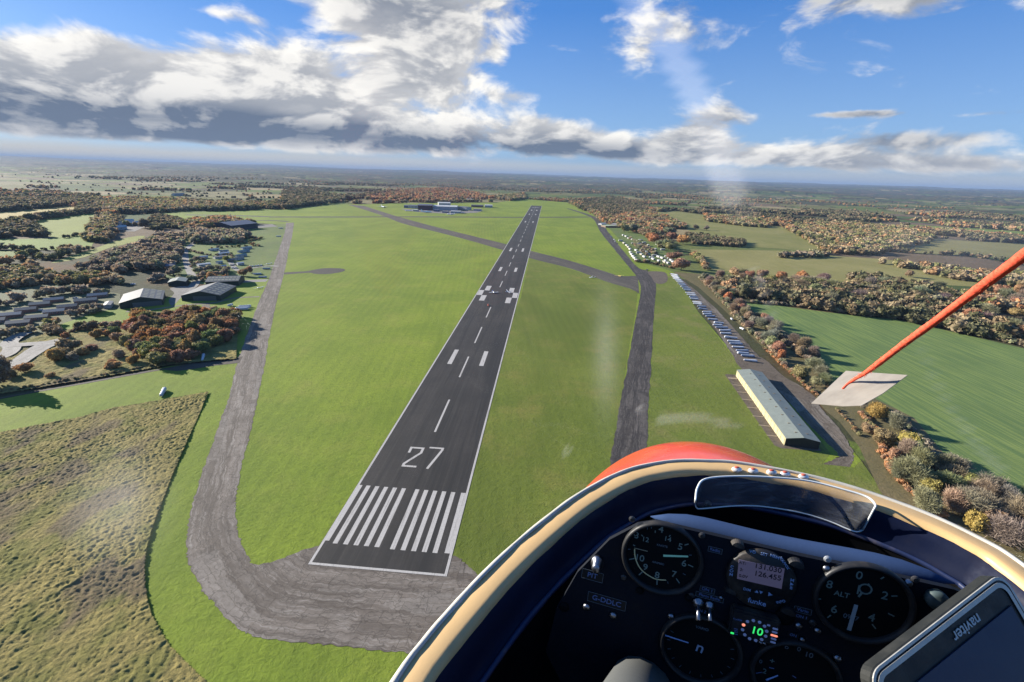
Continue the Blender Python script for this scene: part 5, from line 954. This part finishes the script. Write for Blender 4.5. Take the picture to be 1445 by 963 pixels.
# panel plate, following the cockpit section
pp = [tuple(U(*p)) for p in [(1430,1080),(1425,880),(1400,855),(1346,832),(1230,806),(1130,785),(1020,759),(926,737),(900,741),(860,762),(815,808),(785,860),(770,920),(800,980),(860,1010),(940,1080)]]
b = MB(); b.loft([[(x, y, -.006) for x, y in pp], [(x, y, 0) for x, y in pp]]); plate = put(b.build('instrument_panel', PANELM, GL), holder('', None, (0, 0), 0))
# pale blue cross tube above the panel
ta, tb = AT(918, 729, .575)-CAM, AT(1348, 823, .445)-CAM
k_ = 14; Pt = [ta+(tb-ta)*i/k_+np.array([0, 0, .0015*math.sin(i*.7)]) for i in range(k_+1)]
o = MB().tube(Pt, [.0005, .007, .0105]+[.0115]*(k_-5)+[.0105, .007, .0005], 18).build('cross_tube', paint('pale_blue_tube', (.022, .042, .10), .85, .08, (.022, .035, .08), .35, 40), GL, True)
def dial(part, cx, cy, r, glassy=True, scr=True):
    c = U(cx, cy); M = holder('', None, c, 0)
    e = ringp(part, [(r, 0), (r*1.0, .004), (r*.97, .0065), (r*.92, .0065), (r*.885, .003), (r*.88, .001)], M, paint('bezel_black', (.012, .012, .013), .5, .3), GL)
    put(disc(0, r*.885, .0015).build('dial_face', plain('dial_black', (.004, .0045, .005), .8, .1, var=.1), e), M)
    for a in (45, 135, 225, 315) if scr else ():
        q = c+np.array([math.cos(R(a)), math.sin(R(a))])*r*1.2
        if abs(q[0]) < .24 and q[1] < .06 and q[1] > -.25: put(MB().loft([[(.0034*k*math.cos(i*math.pi/6), .0034*k*math.sin(i*math.pi/6), z) for i in range(12)] for k, z in ((1, 0), (1, .0012), (.6, .0022))]).build('panel_screw', STEEL if (a == 135 and cx > 1100) else paint('black_screw', (.02, .02, .022), .4, .4), GL), holder('', None, q, 0))
    return e, c, M
def bar(e, a, b_, w, mat=None, name='marking', z=.0021, w2=None):
    a, b_ = np.array(a), np.array(b_); d = b_-a; L = np.linalg.norm(d); d = d/L; n = np.array([-d[1], d[0]]); w2 = w if w2 is None else w2
    V = [(*(a+n*w/2), z), (*(a-n*w/2), z), (*(b_-n*w2/2), z), (*(b_+n*w2/2), z)]; V += [(x, y, z+.0002) for x, y, _ in V]
    return put(MB().add(V, [(0,1,2,3),(4,7,6,5),(0,4,5,1),(1,5,6,2),(2,6,7,3),(3,7,4,0)]).build(name, mat or TXT, e), holder('', None, (0, 0), 0))
DIM = plain('dim_lettering', (.10, .12, .14), .6, .2, var=.05)
def xs(ox, oy, s): return lambda x, y: U(ox+x/s, oy+y/s)
# airspeed indicator
e, c, M = dial('airspeed_indicator', 933.5, 786, .0425); q = xs(860, 725, 7.133)
for s_, x, y in [('3',275,212),('4',520,152),('5',712,325),('6',750,492),('7',648,600),('8',480,610),('9',362,530),('10',303,437)]: text(s_, q(x, y), .0105, TXT, e, .002, name='numeral')
for s_, x, y in [('12',362,252),('14',585,248)]: text(s_, q(x, y), .0078, TXT, e, .002, name='numeral')
for a, b_ in [((238,195),(265,215)),((240,302),(258,314)),((200,450),(252,440)),((298,606),(336,570)),((478,704),(480,650)),((672,640),(704,688)),((790,502),(842,524)),((755,306),(796,294)),((612,205),(600,222)),((462,160),(460,182)),((322,202),(338,218))]: bar(e, q(*a), q(*b_), .0011, TXT, 'tick_mark')
for a, b_ in [((385,130),(380,148)),((425,122),(422,140)),((185,347),(212,348)),((800,405),(828,406)),((585,672),(590,692)),((740,590),(765,605))]: bar(e, q(*a), q(*b_), .0006, DIM, 'tick_mark')
pa = [q(255,345), q(256,400), q(268,455), q(298,520), q(340,570), q(395,610), q(450,640), q(510,653), q(570,656)]; pa = smooth_poly(pa, 4, False)
V = []; 
for i, p in enumerate(pa): t = pa[min(i+1, len(pa)-1)]-pa[max(i-1, 0)]; t /= np.linalg.norm(t); nn = np.array([-t[1], t[0]]); V += [(*(p+nn*.0006), .0023), (*(p-nn*.0006), .0023)]
put(MB().add(V, [(2*i, 2*i+1, 2*i+3, 2*i+2) for i in range(len(pa)-1)]).build('speed_arc', plain('arc_cream', (.50, .45, .24), .6), e), holder('', None, (0, 0), 0))
bar(e, q(250,335), q(385,368), .0008, plain('arc_line', (.22, .2, .14), .6), 'limit_line'); bar(e, q(541,404), q(790,412), .0024, plain('needle_green', (.20, .45, .34), .5, emit=.03), 'needle', .0035, .0018)
text('KNOTS', q(530,315), .0034, DIM, e, .002); text('AIRSPEED', q(490,488), .003, DIM, e, .002)
# altimeter
e, c, M = dial('altimeter', 1216, 849, .0425); q = xs(1140, 780, 6.88)
for s_, x, y in [('0',490,212),('8',202,300),('2',738,408),('6',248,540),('4',610,620)]: text(s_, q(x, y), .0118, TXT, e, .002, name='numeral')
text('ALT', q(322,395), .0075, TXT, e, .002); text('0997', q(410,615), .0066, DIM, e, .002)
for a, b_ in [((695,242),(730,225)),((800,408),(858,406)),((768,574),(828,604)),((614,680),(650,724)),((180,618),(215,592)),((82,438),(122,436))]: bar(e, q(*a), q(*b_), .0012, TXT, 'tick_mark')
bar(e, q(455,483), q(385,728), .0034, plain('needle_grey', (.26, .30, .32), .5), 'needle', .0035, .0036)
rc = q(548,338); put(disc(.0042, .0058, .0026, 28).build('pointer_ring', TXT, e), holder('', None, rc, 0)); bar(e, q(520,365), q(480,412), .0020, TXT, 'pointer_arm', .0026); bar(e, q(470,385), q(488,300), .0014, TXT, 'pointer_arm', .0026); bar(e, q(560,300), q(585,288), .0014, TXT, 'pointer_arm', .0026)
# compass / turn dial and variometer at the bottom
e, c, M = dial('slip_indicator', 987.5, 914, .0425, scr=False); q = xs(900, 850, 4.25); bar(e, q(163,186), q(303,231), .0016, plain('needle_blue', (.25, .35, .6), .5), 'needle', .003, .0012)
text('n', q(372,262), .0175, plain('symbol_white', (.25, .31, .42), .5), e, .003, R(-8), name='symbol'); text('VARIO', q(385,150), .0045, DIM, e, .002)
for a in range(-200, 21, 20): bar(e, c+np.array([math.cos(R(a)), math.sin(R(a))])*.031, c+np.array([math.cos(R(a)), math.sin(R(a))])*.0345, .0005, DIM, 'tick_mark')
e, c, M = dial('variometer', 1121, 953, .0425, scr=False)
for s_, x, y, z in [('2',758,406,.008),('0',735,348,.006),('o',890,260,.007),('0',963,274,.007),('10',1022,308,.008),('+',803,345,.009)]: text(s_, q(x, y), z, TXT if s_ in '2+' else DIM, e, .002, name='numeral')
bar(e, q(766,452), q(836,425), .0018, plain('needle_blue', (.25, .35, .6), .5), 'needle', .003, .0012); bar(e, q(705,416), q(742,410), .0008, TXB, 'tick_mark'); bar(e, q(785,382), q(815,388), .0010, TXB, 'tick_mark'); bar(e, q(925,430), q(945,444), .0008, TXB, 'tick_mark')
# radio
rc = U(1072.5, 815); e = ringp('radio', [(.0325, 0), (.0325, .004), (.031, .006), (.0, .006)], holder('', None, rc, 0), paint('radio_black', (.008, .008, .009), .45, .35), GL); q = xs(1010, 760, 6.417)
cr4 = [q(200,158), q(608,240), q(580,418), q(183,328)]; V = [(*p, .0068) for p in cr4]+[(*p, .0060) for p in cr4]
put(MB().add(V, [(3,2,1,0),(0,1,5,4),(1,2,6,5),(2,3,7,6),(3,0,4,7)]).build('display', lum('lcd_backlight', (.09, .08, .125), .13), e), holder('', None, (0, 0), 0))
LC = plain('lcd_segment', (.018, .018, .03), .6); sl0 = math.atan2(*(cr4[1]-cr4[0])[::-1])
for s_, x, y, z in [('131.030',458,232,.0078),('126.455',455,300,.0078),('AT:',230,185,.0045),('2:',222,245,.0045),('0.0V',238,305,.0045)]: text(s_, q(x, y), z, LC, e, .0071, sl0, name='display_text')
for s_, x, y, z, r_ in [('VO',322,90,.0042,0),('SET',427,112,.0042,0),('MEM',520,132,.0042,-8),('SQL/VOX',606,190,.0034,-50),('DIM',272,428,.0040,0),('▲▼',378,450,.0038,0),('►',480,472,.0048,0),('funke',362,540,.0078,0),('INFO',574,536,.0038,32),('C',138,226,.0046,0),('O',134,260,.0046,0),('M',130,294,.0046,0),('M',676,344,.0046,0),('►',672,380,.0040,0),('B',666,412,.0046,0)]: text(s_, q(x, y), z, TXW, e, .0064, R(r_))
for (x, y), r_ in [((192,58),.0068),((125,470),.0062),((712,235),.0085),((640,660),.0085)]:
    put(MB().loft([[(r_*k*math.cos(i*math.pi/10), r_*k*math.sin(i*math.pi/10), z) for i in range(10)] for k, z in ((1, .0), (.92, .004), (.85, .006), (.3, .0064))]).build('knob', paint('knob_black', (.012, .012, .013), .5, .35), e), holder('', None, q(x, y), 0))
# traffic display
tc = (q(130,570)+q(530,890)+q(560,690)+q(105,790))/4; tw = np.linalg.norm(q(130,570)-q(560,690))*1.0; thh = np.linalg.norm(q(130,570)-q(105,790)); e = rectp('traffic_display', tc, tw, thh, 0, .012, paint('display_case', (.010, .010, .012), .5, .3), GL, bev=.002)
DOT = lum('dim_led', (.10, .15, .30), .12); gr = lum('green_led', (.05, .9, .18), .28); rd = lum('red_led', (1., .30, .18), .35); rr_ = q(330,757)  # blue dots get a faint glow added to their colour
for i in range(12):
    a = R(15+30*i); p = rr_+np.array([math.cos(a)*.0112, math.sin(a)*.0112]); mm = rd if i == 5 else DOT
    put(MB().loft([[(.0017*k*math.cos(j*math.pi/6), .0017*k*math.sin(j*math.pi/6), z) for j in range(12)] for k, z in ((1, .012), (.7, .0128))]).build('indicator_light', mm, e), holder('', None, p, 0))
text('10', q(350,762), .0115, gr, e, .0124, R(-2), name='readout')
for j, y in enumerate((740, 770, 800, 829, 859)): rectp('indicator_light', q(512-j*5, y), .0064 if j == 2 else .005, .0021, .012, .0126, rd if j == 2 else DOT, e, bev=.0004)
rectp('indicator_light', q(132,779), .0032, .002, .012, .0127, gr, e, bev=.0003); rectp('indicator_light', q(453,708), .0028, .0016, .012, .0126, DOT, e)
for y in (742, 757, 772, 790): rectp('indicator_bar', q(165,y), .0035, .0006, .012, .0124, TXB, e)
text('FLARM', q(180,660), .0028, TXB, e, .0124)
# engraved labels, switches and screws on the plate
def plaque(s_, px, sz, w_, h_, mat=TXB, frame=True):
    p = U(*px)
    for (x0, y0, x1, y1) in ((-w_/2, h_/2, w_/2, h_/2), (-w_/2, -h_/2, w_/2, -h_/2), (-w_/2, -h_/2, -w_/2, h_/2), (w_/2, -h_/2, w_/2, h_/2)) if frame else (): bar(plate, p+np.array([x0, y0]), p+np.array([x1, y1]), .0004, DIM, 'label_border', .0008)
    rectp('label_plate', p, w_, h_, .0003, .0007, plain('label_black', (.006, .006, .007), .6), plate); text(s_, p, sz, mat, plate, .0009, 0)
plaque('PIT', (836,812), .0086, .024, .0118); plaque('G-DDLC', (856,848), .0088, .043, .0122); plaque('Radio', (1009,776), .0044, .0135, .0058); plaque('ON 1', (998,832), .0048, .0145, .006); plaque('Flarm Radio', (1001,842), .0044, .0275, .0056); plaque('ON 2', (989,861.5), .0044, .012, .005, frame=False); plaque('Vario', (1132.5,861), .0048, .0155, .0062); plaque('ON 1', (1131,870), .0044, .013, .005, frame=False); plaque('ON', (1119,896), .004, .010, .005, frame=False)
CHR = plain('chrome', (.22, .23, .26), .35, .6, 1., var=.1)
def toggle(px, s=1.):
    p = U(*px); e = put(MB().loft([[(r*s*math.cos(i*math.pi/6), r*s*math.sin(i*math.pi/6), z) for i in range(12)] for r, z in ((.0058, 0), (.0058, .003), (.0042, .0035), (.0042, .006))]).build('toggle_switch', CHR, GL, True), holder('', None, p, 0))
    a = PC+pu*p[0]+pv*p[1]+pw*.005; MB().tube([a, a+pw*.014*s-pv*.008*s], [.0016*s, .0026*s], 8).build('lever', CHR, e, True)
toggle((985,849)); toggle((1001,853), .85)
p = U(843, 793); put(MB().loft([[(r*.8*math.cos(i*math.pi/9), r*math.sin(i*math.pi/9), z) for i in range(18)] for r, z in ((.0088, 0), (.0088, .004), (.006, .006), (.006, .013), (.004, .015))]).build('release_knob', CHR, GL, True), holder('', None, p, 0))
for px, r_ in [((828,856),.0042),((865.5,868),.0042),((796,856),.006),((947,869),.0036),((1166,802),.0036),((1281,822),.0036),((1153,889),.0034),((1126,882),.0036),((1131,901),.0026),((1073,905),.0024),((1078,906),.0024),((1181,928),.0038),((903,833),.0042),((972,843),.0042),((1107,870),.009),((1017,842),.0022)]:
    p = U(*px); big = px == (1107,870)
    put(MB().loft([[(r*math.cos(i*math.pi/8), r*math.sin(i*math.pi/8), z) for i in range(16)] for r, z in ((r_, 0), (r_, .0015), (r_*.75, .003), (r_*.3, .0036))]).build('panel_screw' if not big else 'rubber_plug', BLACK if px in ((903,833),(972,843),(1107,870),(796,856)) else CHR, GL, True), holder('', None, p, 0))
p = U(1319, 843); put(MB().loft([[(r*math.cos(i*math.pi/8), r*math.sin(i*math.pi/8), z) for i in range(16)] for r, z in ((.009, 0), (.009, .006), (.005, .008), (.0, .008))]).build('push_button', plain('button_green_grey', (.05, .07, .07), .5), GL, True), holder('', None, p, 0))
# clear wind deflector standing inside the front of the rim
q = lambda x, y: (920+x/3.803, 620+y/3.803)
top = smooth_poly([q(*p) for p in [(234,325),(244,262),(290,213),(450,199),(650,205),(850,226),(1050,276),(1150,308),(1188,335),(1201,358)]], 6, False); bot = smooth_poly([q(*p) for p in [(232,345),(240,368),(270,373),(450,358),(600,362),(800,395),(950,440),(1040,478),(1095,497),(1130,488)]], 6, False)
n = len(top); V = []; hz = -.437
for i in range(n):
    A = P0(top[i][0], top[i][1], hz); B = P0(bot[i][0], bot[i][1], -.487)
    for j in range(7):
        t = j/6; x = top[i][0]*(1-t)+bot[i][0]*t; y = top[i][1]*(1-t)+bot[i][1]*t; V.append(P0(x, y, hz*(1-t)-.487*t-.0*math.sin(t*3.14)))
Fd = [(i*7+j, i*7+j+1, (i+1)*7+j+1, (i+1)*7+j) for i in range(n-1) for j in range(6)]
def clearmat(name, tint, alpha, gl_=.08, smudge=.15, scale=30, rough=.08):
    m, nt, b = newmat(name, rough, .5); o = objco(nt); tr = nd(nt, 'ShaderNodeBsdfTransparent', None, Color=(*tint, 1)); g = nd(nt, 'ShaderNodeBsdfGlossy', None, Color=(1, 1, 1, 1), Roughness=rough); d_ = nd(nt, 'ShaderNodeBsdfDiffuse', None, Color=(.35, .36, .38, 1))
    n1 = noise(nt, mapping(nt, o, .3, (1, 1, 3)), scale, 6, .7, 1.); f = nd(nt, 'ShaderNodeFresnel', None, IOR=1.3).outputs[0]
    m1 = nd(nt, 'ShaderNodeMixShader', None, i0=mt(nt, 'MULTIPLY', f, gl_), i1=tr.outputs[0], i2=g.outputs[0]); m2 = nd(nt, 'ShaderNodeMixShader', None, i0=mt(nt, 'ADD', ramp(nt, n1, .45, .8, 0, smudge), alpha), i1=m1.outputs[0], i2=d_.outputs[0])
    nt.links.new(m2.outputs[0], nt.nodes['Material Output'].inputs[0]); nt.nodes.remove(b); return m
wd = mesh_obj('wind_deflector', V, Fd, clearmat('clear_acrylic', (.86, .87, .88), .10, 1.6, .42, 22), GL, True)
EDG = plain('acrylic_edge', (.62, .64, .62), .3, .6, var=.1)
for row, nm in ((0, 'upper_edge'), (6, 'lower_edge')): MB().tube([V[i*7+row] for i in range(n)], .0016 if row == 0 else .0011, 6).build(nm, EDG, wd, True)
for i in (0, n-1): MB().tube([V[i*7+j] for j in range(7)], .0014, 6).build('side_edge', EDG, wd, True)
for x, y in ((999,711),(1192,736)):
    c3 = P0(x, y, -.483); MB().ell(c3, (.0058, .0058, .0045), 14, 8).build('fixing_screw', paint('dark_screw', (.03, .03, .03), .35, .5), wd, True)
for i, (x, y) in enumerate(((1040,663),(1063,665),(1089,667),(1108,669.5),(1134,673.5))):
    c3 = P0(x, y, SILL+.004); e = MB().ell(c3, (.0088, .006, .005), 14, 8).build('rim_clip', plain('pearly_plastic', (.66, .62, .58), .15, .7, .3, var=.3, scale=200), GL, True); MB().ell(c3+np.array([-.001, 0, .004]), (.0045, .003, .002), 10, 6).build('red_insert', plain('red_plastic', (.5, .1, .06), .3), e, True)
# canopy: a blown acrylic shell standing on the rim
def canopy():
    N1, N2 = 300, 130; V = []; ring = [RIM[int(round(i))] for i in np.linspace(0, 259, N1)]; ring = np.stack([np.interp(np.linspace(0, 259, N1), np.arange(260), RIM[:, a]) for a in (0, 1)], 1); c = gloc(.2, -.05, 0)[:2]; VV = []
    for j in range(N2+1):
        t = j/N2*math.pi/2; k = math.cos(t)**.72; h = math.sin(t)**.9; q_ = c+(ring-c)*k*(1.0+.10*math.sin(2*t)); VV.append(np.column_stack([q_, np.full(N1, SILL+.002+.585*h)]))
    V = np.vstack(VV); i = np.arange(N2)[:, None]*N1; j = np.arange(N1-1)[None]; Q = np.stack([i+j, i+j+1, i+N1+j+1, i+N1+j], -1).reshape(-1, 4)
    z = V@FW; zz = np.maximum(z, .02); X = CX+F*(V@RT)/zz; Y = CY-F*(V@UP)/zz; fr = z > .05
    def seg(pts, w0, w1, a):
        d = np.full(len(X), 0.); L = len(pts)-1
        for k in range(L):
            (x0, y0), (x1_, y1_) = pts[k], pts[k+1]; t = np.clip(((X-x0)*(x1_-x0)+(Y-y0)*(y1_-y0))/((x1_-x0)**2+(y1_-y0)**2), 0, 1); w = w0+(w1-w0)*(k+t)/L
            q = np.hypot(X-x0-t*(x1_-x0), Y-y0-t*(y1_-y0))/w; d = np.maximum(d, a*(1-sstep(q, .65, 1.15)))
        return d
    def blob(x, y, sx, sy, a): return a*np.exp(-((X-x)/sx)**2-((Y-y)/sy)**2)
    s_ = np.maximum.reduce([seg([(880,-20),(925,40),(970,110),(1002,180),(1022,245),(1030,270)], 22, 25, .13), seg([(1020,190),(1036,255),(1046,290)], 20, 26, .03), blob(165, 715, 50, 64, .09), blob(855, 500, 16, 75, .07), seg([(936,592),(985,588),(1040,602)], 9, 5, .10), blob(1390, 350, 95, 32, .15), blob(1290, 345, 60, 22, .08), seg([(1290,470),(1330,560),(1380,630),(1410,660)], 5, 7, .07), seg([(1060,375),(1085,425),(1100,470)], 3, 4, .08)])  # reflected glare streak and hazy patches, painted pale into the acrylic
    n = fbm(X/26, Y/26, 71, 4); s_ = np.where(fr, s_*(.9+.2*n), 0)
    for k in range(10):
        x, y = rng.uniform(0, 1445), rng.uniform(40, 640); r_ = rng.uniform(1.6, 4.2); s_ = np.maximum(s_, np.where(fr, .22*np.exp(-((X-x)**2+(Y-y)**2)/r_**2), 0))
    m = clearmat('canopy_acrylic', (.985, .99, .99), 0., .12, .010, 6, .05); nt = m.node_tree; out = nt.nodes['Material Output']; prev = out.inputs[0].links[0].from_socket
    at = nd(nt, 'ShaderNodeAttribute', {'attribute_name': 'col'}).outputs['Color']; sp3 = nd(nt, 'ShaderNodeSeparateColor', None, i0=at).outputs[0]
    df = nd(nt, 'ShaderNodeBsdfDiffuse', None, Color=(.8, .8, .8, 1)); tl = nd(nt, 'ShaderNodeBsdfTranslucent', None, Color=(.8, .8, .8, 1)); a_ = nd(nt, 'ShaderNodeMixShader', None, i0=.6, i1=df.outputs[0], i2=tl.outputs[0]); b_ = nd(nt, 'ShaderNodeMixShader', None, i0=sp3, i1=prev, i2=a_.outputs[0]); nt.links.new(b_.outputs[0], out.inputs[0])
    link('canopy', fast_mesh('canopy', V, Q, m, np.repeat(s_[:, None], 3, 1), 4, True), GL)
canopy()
# yaw string taped to the canopy
YS = empty('yaw_string', tuple(AT(1200, 548, .6))); tag(YS, 'red wool yaw string held by a white tape patch on the canopy', 'yaw string'); base = AT(1200, 548, .6)
def tp(x, y, z): return AT(x, y, z)-base
TN = np.array([-.55, .32, .77]); TN /= np.linalg.norm(TN)
def tq(x, y, off=0.): d = ray(x, y); return d*((.6*ray(1200, 548)@TN)/(d@TN))-(base-CAM)+TN*off
cn = [tq(1145,570), tq(1194,524), tq(1281,530), tq(1246,556), tq(1216,573), tq(1190,574)]
c0 = sum(cn)/6; nrm = np.cross(cn[1]-cn[0], cn[3]-cn[0]); nrm /= np.linalg.norm(nrm)
def tapemat():
    m, nt, b = newmat('white_tape', .5, .3); o = objco(nt); n = noise(nt, o, 30, 5, .65); c = mix(nt, ramp(nt, n, .3, .75), (.33, .30, .26), (.25, .225, .195)); nt.links.new(c, b.inputs['Base Color'])
    t = nd(nt, 'ShaderNodeBsdfTranslucent', None, Color=c); mx = nd(nt, 'ShaderNodeMixShader', None, i0=.35, i1=b.outputs[0], i2=t.outputs[0]); nt.links.new(mx.outputs[0], nt.nodes['Material Output'].inputs[0]); return m
mesh_obj('tape_patch', [p for p in cn]+[p-nrm*.0006 for p in cn], [(0,1,2,3,4,5), (11,10,9,8,7,6)]+[(i, (i+1) % 6, 6+(i+1) % 6, 6+i) for i in range(6)], tapemat(), YS)
def woolmat():
    m, nt, b = newmat('red_wool', .9, .1); o = objco(nt); n = noise(nt, o, 260, 5, .7); c = mix(nt, ramp(nt, n, .3, .7), (.80, .13, .07), (.55, .07, .04)); nt.links.new(c, b.inputs['Base Color']); bump(nt, b, n, .8, .001); return m
sp_ = [tq(1190,550,.0015), tq(1203,541,.003), tp(1222,526,.565), tp(1245,509,.53), tp(1275,486,.49), tp(1315,457,.445), tp(1362,422,.395), tp(1405,390,.355), tp(1450,357,.32), tp(1500,320,.29), tp(1560,276,.26)]
sp_ = smooth_poly(sp_, 5, False); MB().tube(sp_, [(.0011+.0018*min(1, i/14)+.0013*i/len(sp_))*random.uniform(.93, 1.07) for i in range(len(sp_))], 10).build('wool_string', woolmat(), YS, True)
hb = MB()
for i in range(260):
    k = random.randrange(6, len(sp_)-1); p = np.array(sp_[k])+(np.array(sp_[k+1])-np.array(sp_[k]))*random.random(); d = rng.normal(size=3); d /= np.linalg.norm(d); t = (np.array(sp_[k+1])-np.array(sp_[k])); t /= np.linalg.norm(t)
    r_ = .0030; a = p+d*r_*.8; b_ = a+d*.0016+t*random.uniform(-.004, .004); c_ = b_+t*random.uniform(-.004, .004)+d*.0005; hb.tube([a, b_, c_], [.00022, .00018, .00008], 3)
hb.build('loose_fibres', woolmat(), YS)
# hand-held navigation device, lower right
A = AT(1413, 806, .40); Bp = AT(1232, 945, .352); Cc = AT(1560, 905, .40)
x1 = Bp-A; Lx = np.linalg.norm(x1); x1 /= Lx; y1 = (Cc-A)-x1*((Cc-A)@x1); y1 /= np.linalg.norm(y1); z1 = np.cross(x1, y1); 
if z1@FW > 0: z1 = -z1
ND = empty('navigation_device', (0, 0, 0)); tag(ND, 'black hand-held navigation computer with silver trim and blue screen, right of the altimeter', 'navigation device')
Mn = Matrix.Identity(4)
for i in range(3): Mn[i][0] = x1[i]; Mn[i][1] = y1[i]; Mn[i][2] = z1[i]; Mn[i][3] = A[i]
ND.matrix_world = Mn
def rr(x0, y0, x1_, y1_, r, z, k=6):
    P = []
    for cx_, cy_, a0 in ((x1_-r, y1_-r, 0), (x0+r, y1_-r, 90), (x0+r, y0+r, 180), (x1_-r, y0+r, 270)):
        for i in range(k+1): a = R(a0+90*i/k); P.append((cx_+r*math.cos(a), cy_+r*math.sin(a), z))
    return P
LX, LY = .175, .11
cs = MB().loft([rr(.001, .001, LX-.001, LY-.001, .013, -.011), rr(0, 0, LX, LY, .014, -.002), rr(.0015, .0015, LX-.0015, LY-.0015, .0128, 0)]).build('casing', paint('device_black', (.014, .015, .014), .5, .3, (.03, .03, .027), .4, 40), ND)
tm = plain('silver_trim', (.34, .33, .30), .35, .5, .4, var=.1, scale=60)
def trim(o0, w, z, nm):
    a = rr(o0, o0, LX-o0, LY-o0, .014-o0*.6, z); b_ = rr(o0+w, o0+w, LX-o0-w, LY-o0-w, .0135-o0*.6-w*.6, z); n_ = len(a); V = a+b_+[(x, y, z-.001) for x, y, z in a]+[(x, y, z-.001) for x, y, z in b_]
    MB().add(V, [(i, (i+1) % n_, n_+(i+1) % n_, n_+i) for i in range(n_)]+[(i, 2*n_+i, 2*n_+(i+1) % n_, (i+1) % n_) for i in range(n_)]).build(nm, tm, ND)
trim(.0002, .0022, .0008, 'silver_trim'); trim(.0040, .0036, .0012, 'silver_trim')
MB().box((.012, .024, .0002), (LX-.012, LY-.008, .0012)).build('screen', paint('glossy_screen', (.010, .024, .055), .2, .15, (.02, .03, .045), .3, 25), ND)
if np.dot(np.cross(x1, y1), z1) > 0: sgn = 1
else: sgn = -1
text('naviter', None, .0125, plain('device_logo', (.40, .41, .40), .5), ND, name='logo', M=Matrix.Translation((.066, .0165, .0009)) @ Matrix.Rotation(math.pi if sgn < 0 else 0, 4, 'X'), ext=.0002)
# the canopy's reflected glare is painted into its shell, above
# ---------------------------------------------------------------- the pilot
def skin_body(name, J, E_, mat, parent):
    me = bpy.data.meshes.new(name); me.from_pydata([tuple(j[:3]) for j in J], E_, []); o = bpy.data.objects.new(name, me); COL.objects.link(o); o.parent = parent
    md = o.modifiers.new('skin', 'SKIN'); md.use_smooth_shade = True
    for v, j in zip(me.skin_vertices[0].data, J): v.radius = (j[3], j[3]*(j[4] if len(j) > 4 else 1))
    me.skin_vertices[0].data[0].use_root = True; s = o.modifiers.new('sub', 'SUBSURF'); s.levels = 2; s.render_levels = 2; me.materials.append(mat); return o
PE = empty('person', tuple(CAM)); tag(PE, 'seated pilot in grey trousers with the left knee showing below the instrument panel', 'person')
g_ = lambda l, f, z, r, k=1: (*gloc(l, f, z), r, k)
kn = AT(884, 1030, .375)-CAM; kg = gco(kn)
J = [g_(.2,-.42,-.80,.13), g_(.11,-.36,-.81,.095), g_(.29,-.36,-.81,.095), g_(.03,-.1,-.72,.085), g_(kg[0],kg[1],kg[2],.036), g_(.09,.62,-.80,.048), g_(.10,.70,-.86,.045), g_(.11,.80,-.84,.035),
     g_(.37,-.1,-.74,.085), g_(.42,.2,-.70,.062), g_(.33,.62,-.80,.048), g_(.33,.70,-.86,.045), g_(.32,.80,-.84,.035), g_(.2,-.50,-.58,.13), g_(.2,-.56,-.36,.15), g_(.2,-.55,-.22,.07), g_(.2,-.53,-.13,.055), g_(.2,-.52,-.04,.095), g_(.2,-.52,.05,.08),
     g_(.02,-.52,-.28,.06), g_(-.06,-.36,-.50,.045), g_(.0,-.14,-.45,.036), g_(.38,-.52,-.28,.06), g_(.46,-.34,-.50,.045), g_(.40,-.06,-.52,.036)]
E_ = [(0,1),(0,2),(1,3),(3,4),(4,5),(5,6),(6,7),(2,8),(8,9),(9,10),(10,11),(11,12),(0,13),(13,14),(14,15),(15,16),(16,17),(17,18),(14,19),(19,20),(20,21),(14,22),(22,23),(23,24)]
FAB = paint('grey_fleece', (.085, .088, .085), .95, .05, (.07, .072, .07), .5, 120)
skin_body('body', J, E_, FAB, PE)

build_haze()
# ---------------------------------------------------------------- tree labels: rank each tree within its row
def label_trees():
    W = {}
    for t in TREES:
        if not t[5]: W.setdefault(t[4], []).append(t)
    def px(e):
        q = np.array(e.location)-CAM; z = q@FW; return CX+F*(q@RT)/z, CY-F*(q@UP)/z
    def od(i):
        n = i+1; return '%d%s' % (n, 'th' if 10 < n % 100 < 14 else {1: 'st', 2: 'nd', 3: 'rd'}.get(n % 10, 'th'))
    for w, L in W.items():
        if len(L) == 1: e, c, b, r, _, _ = L[0]; e['label'] = '%s %s %s' % (cname(c, b), 'tree' if r > 2.5 else 'bush', w); continue
        L.sort(key=lambda t: -px(t[0])[1]); nr = max(1, min(9, int(round(math.sqrt(len(L))/1.2)))); k = math.ceil(len(L)/nr)
        for j in range(nr):
            row = sorted(L[j*k:(j+1)*k], key=lambda t: px(t[0])[0]); nm = 'front row' if j == 0 else 'back row' if j == nr-1 else '%s row back' % od(j)
            for i, (e, c, b, r, _, _) in enumerate(row): e['label'] = ('%s %s, %s from left in %s, %s' % (cname(c, b), 'tree' if r > 2.5 else 'bush', od(i), nm, w))
label_trees()
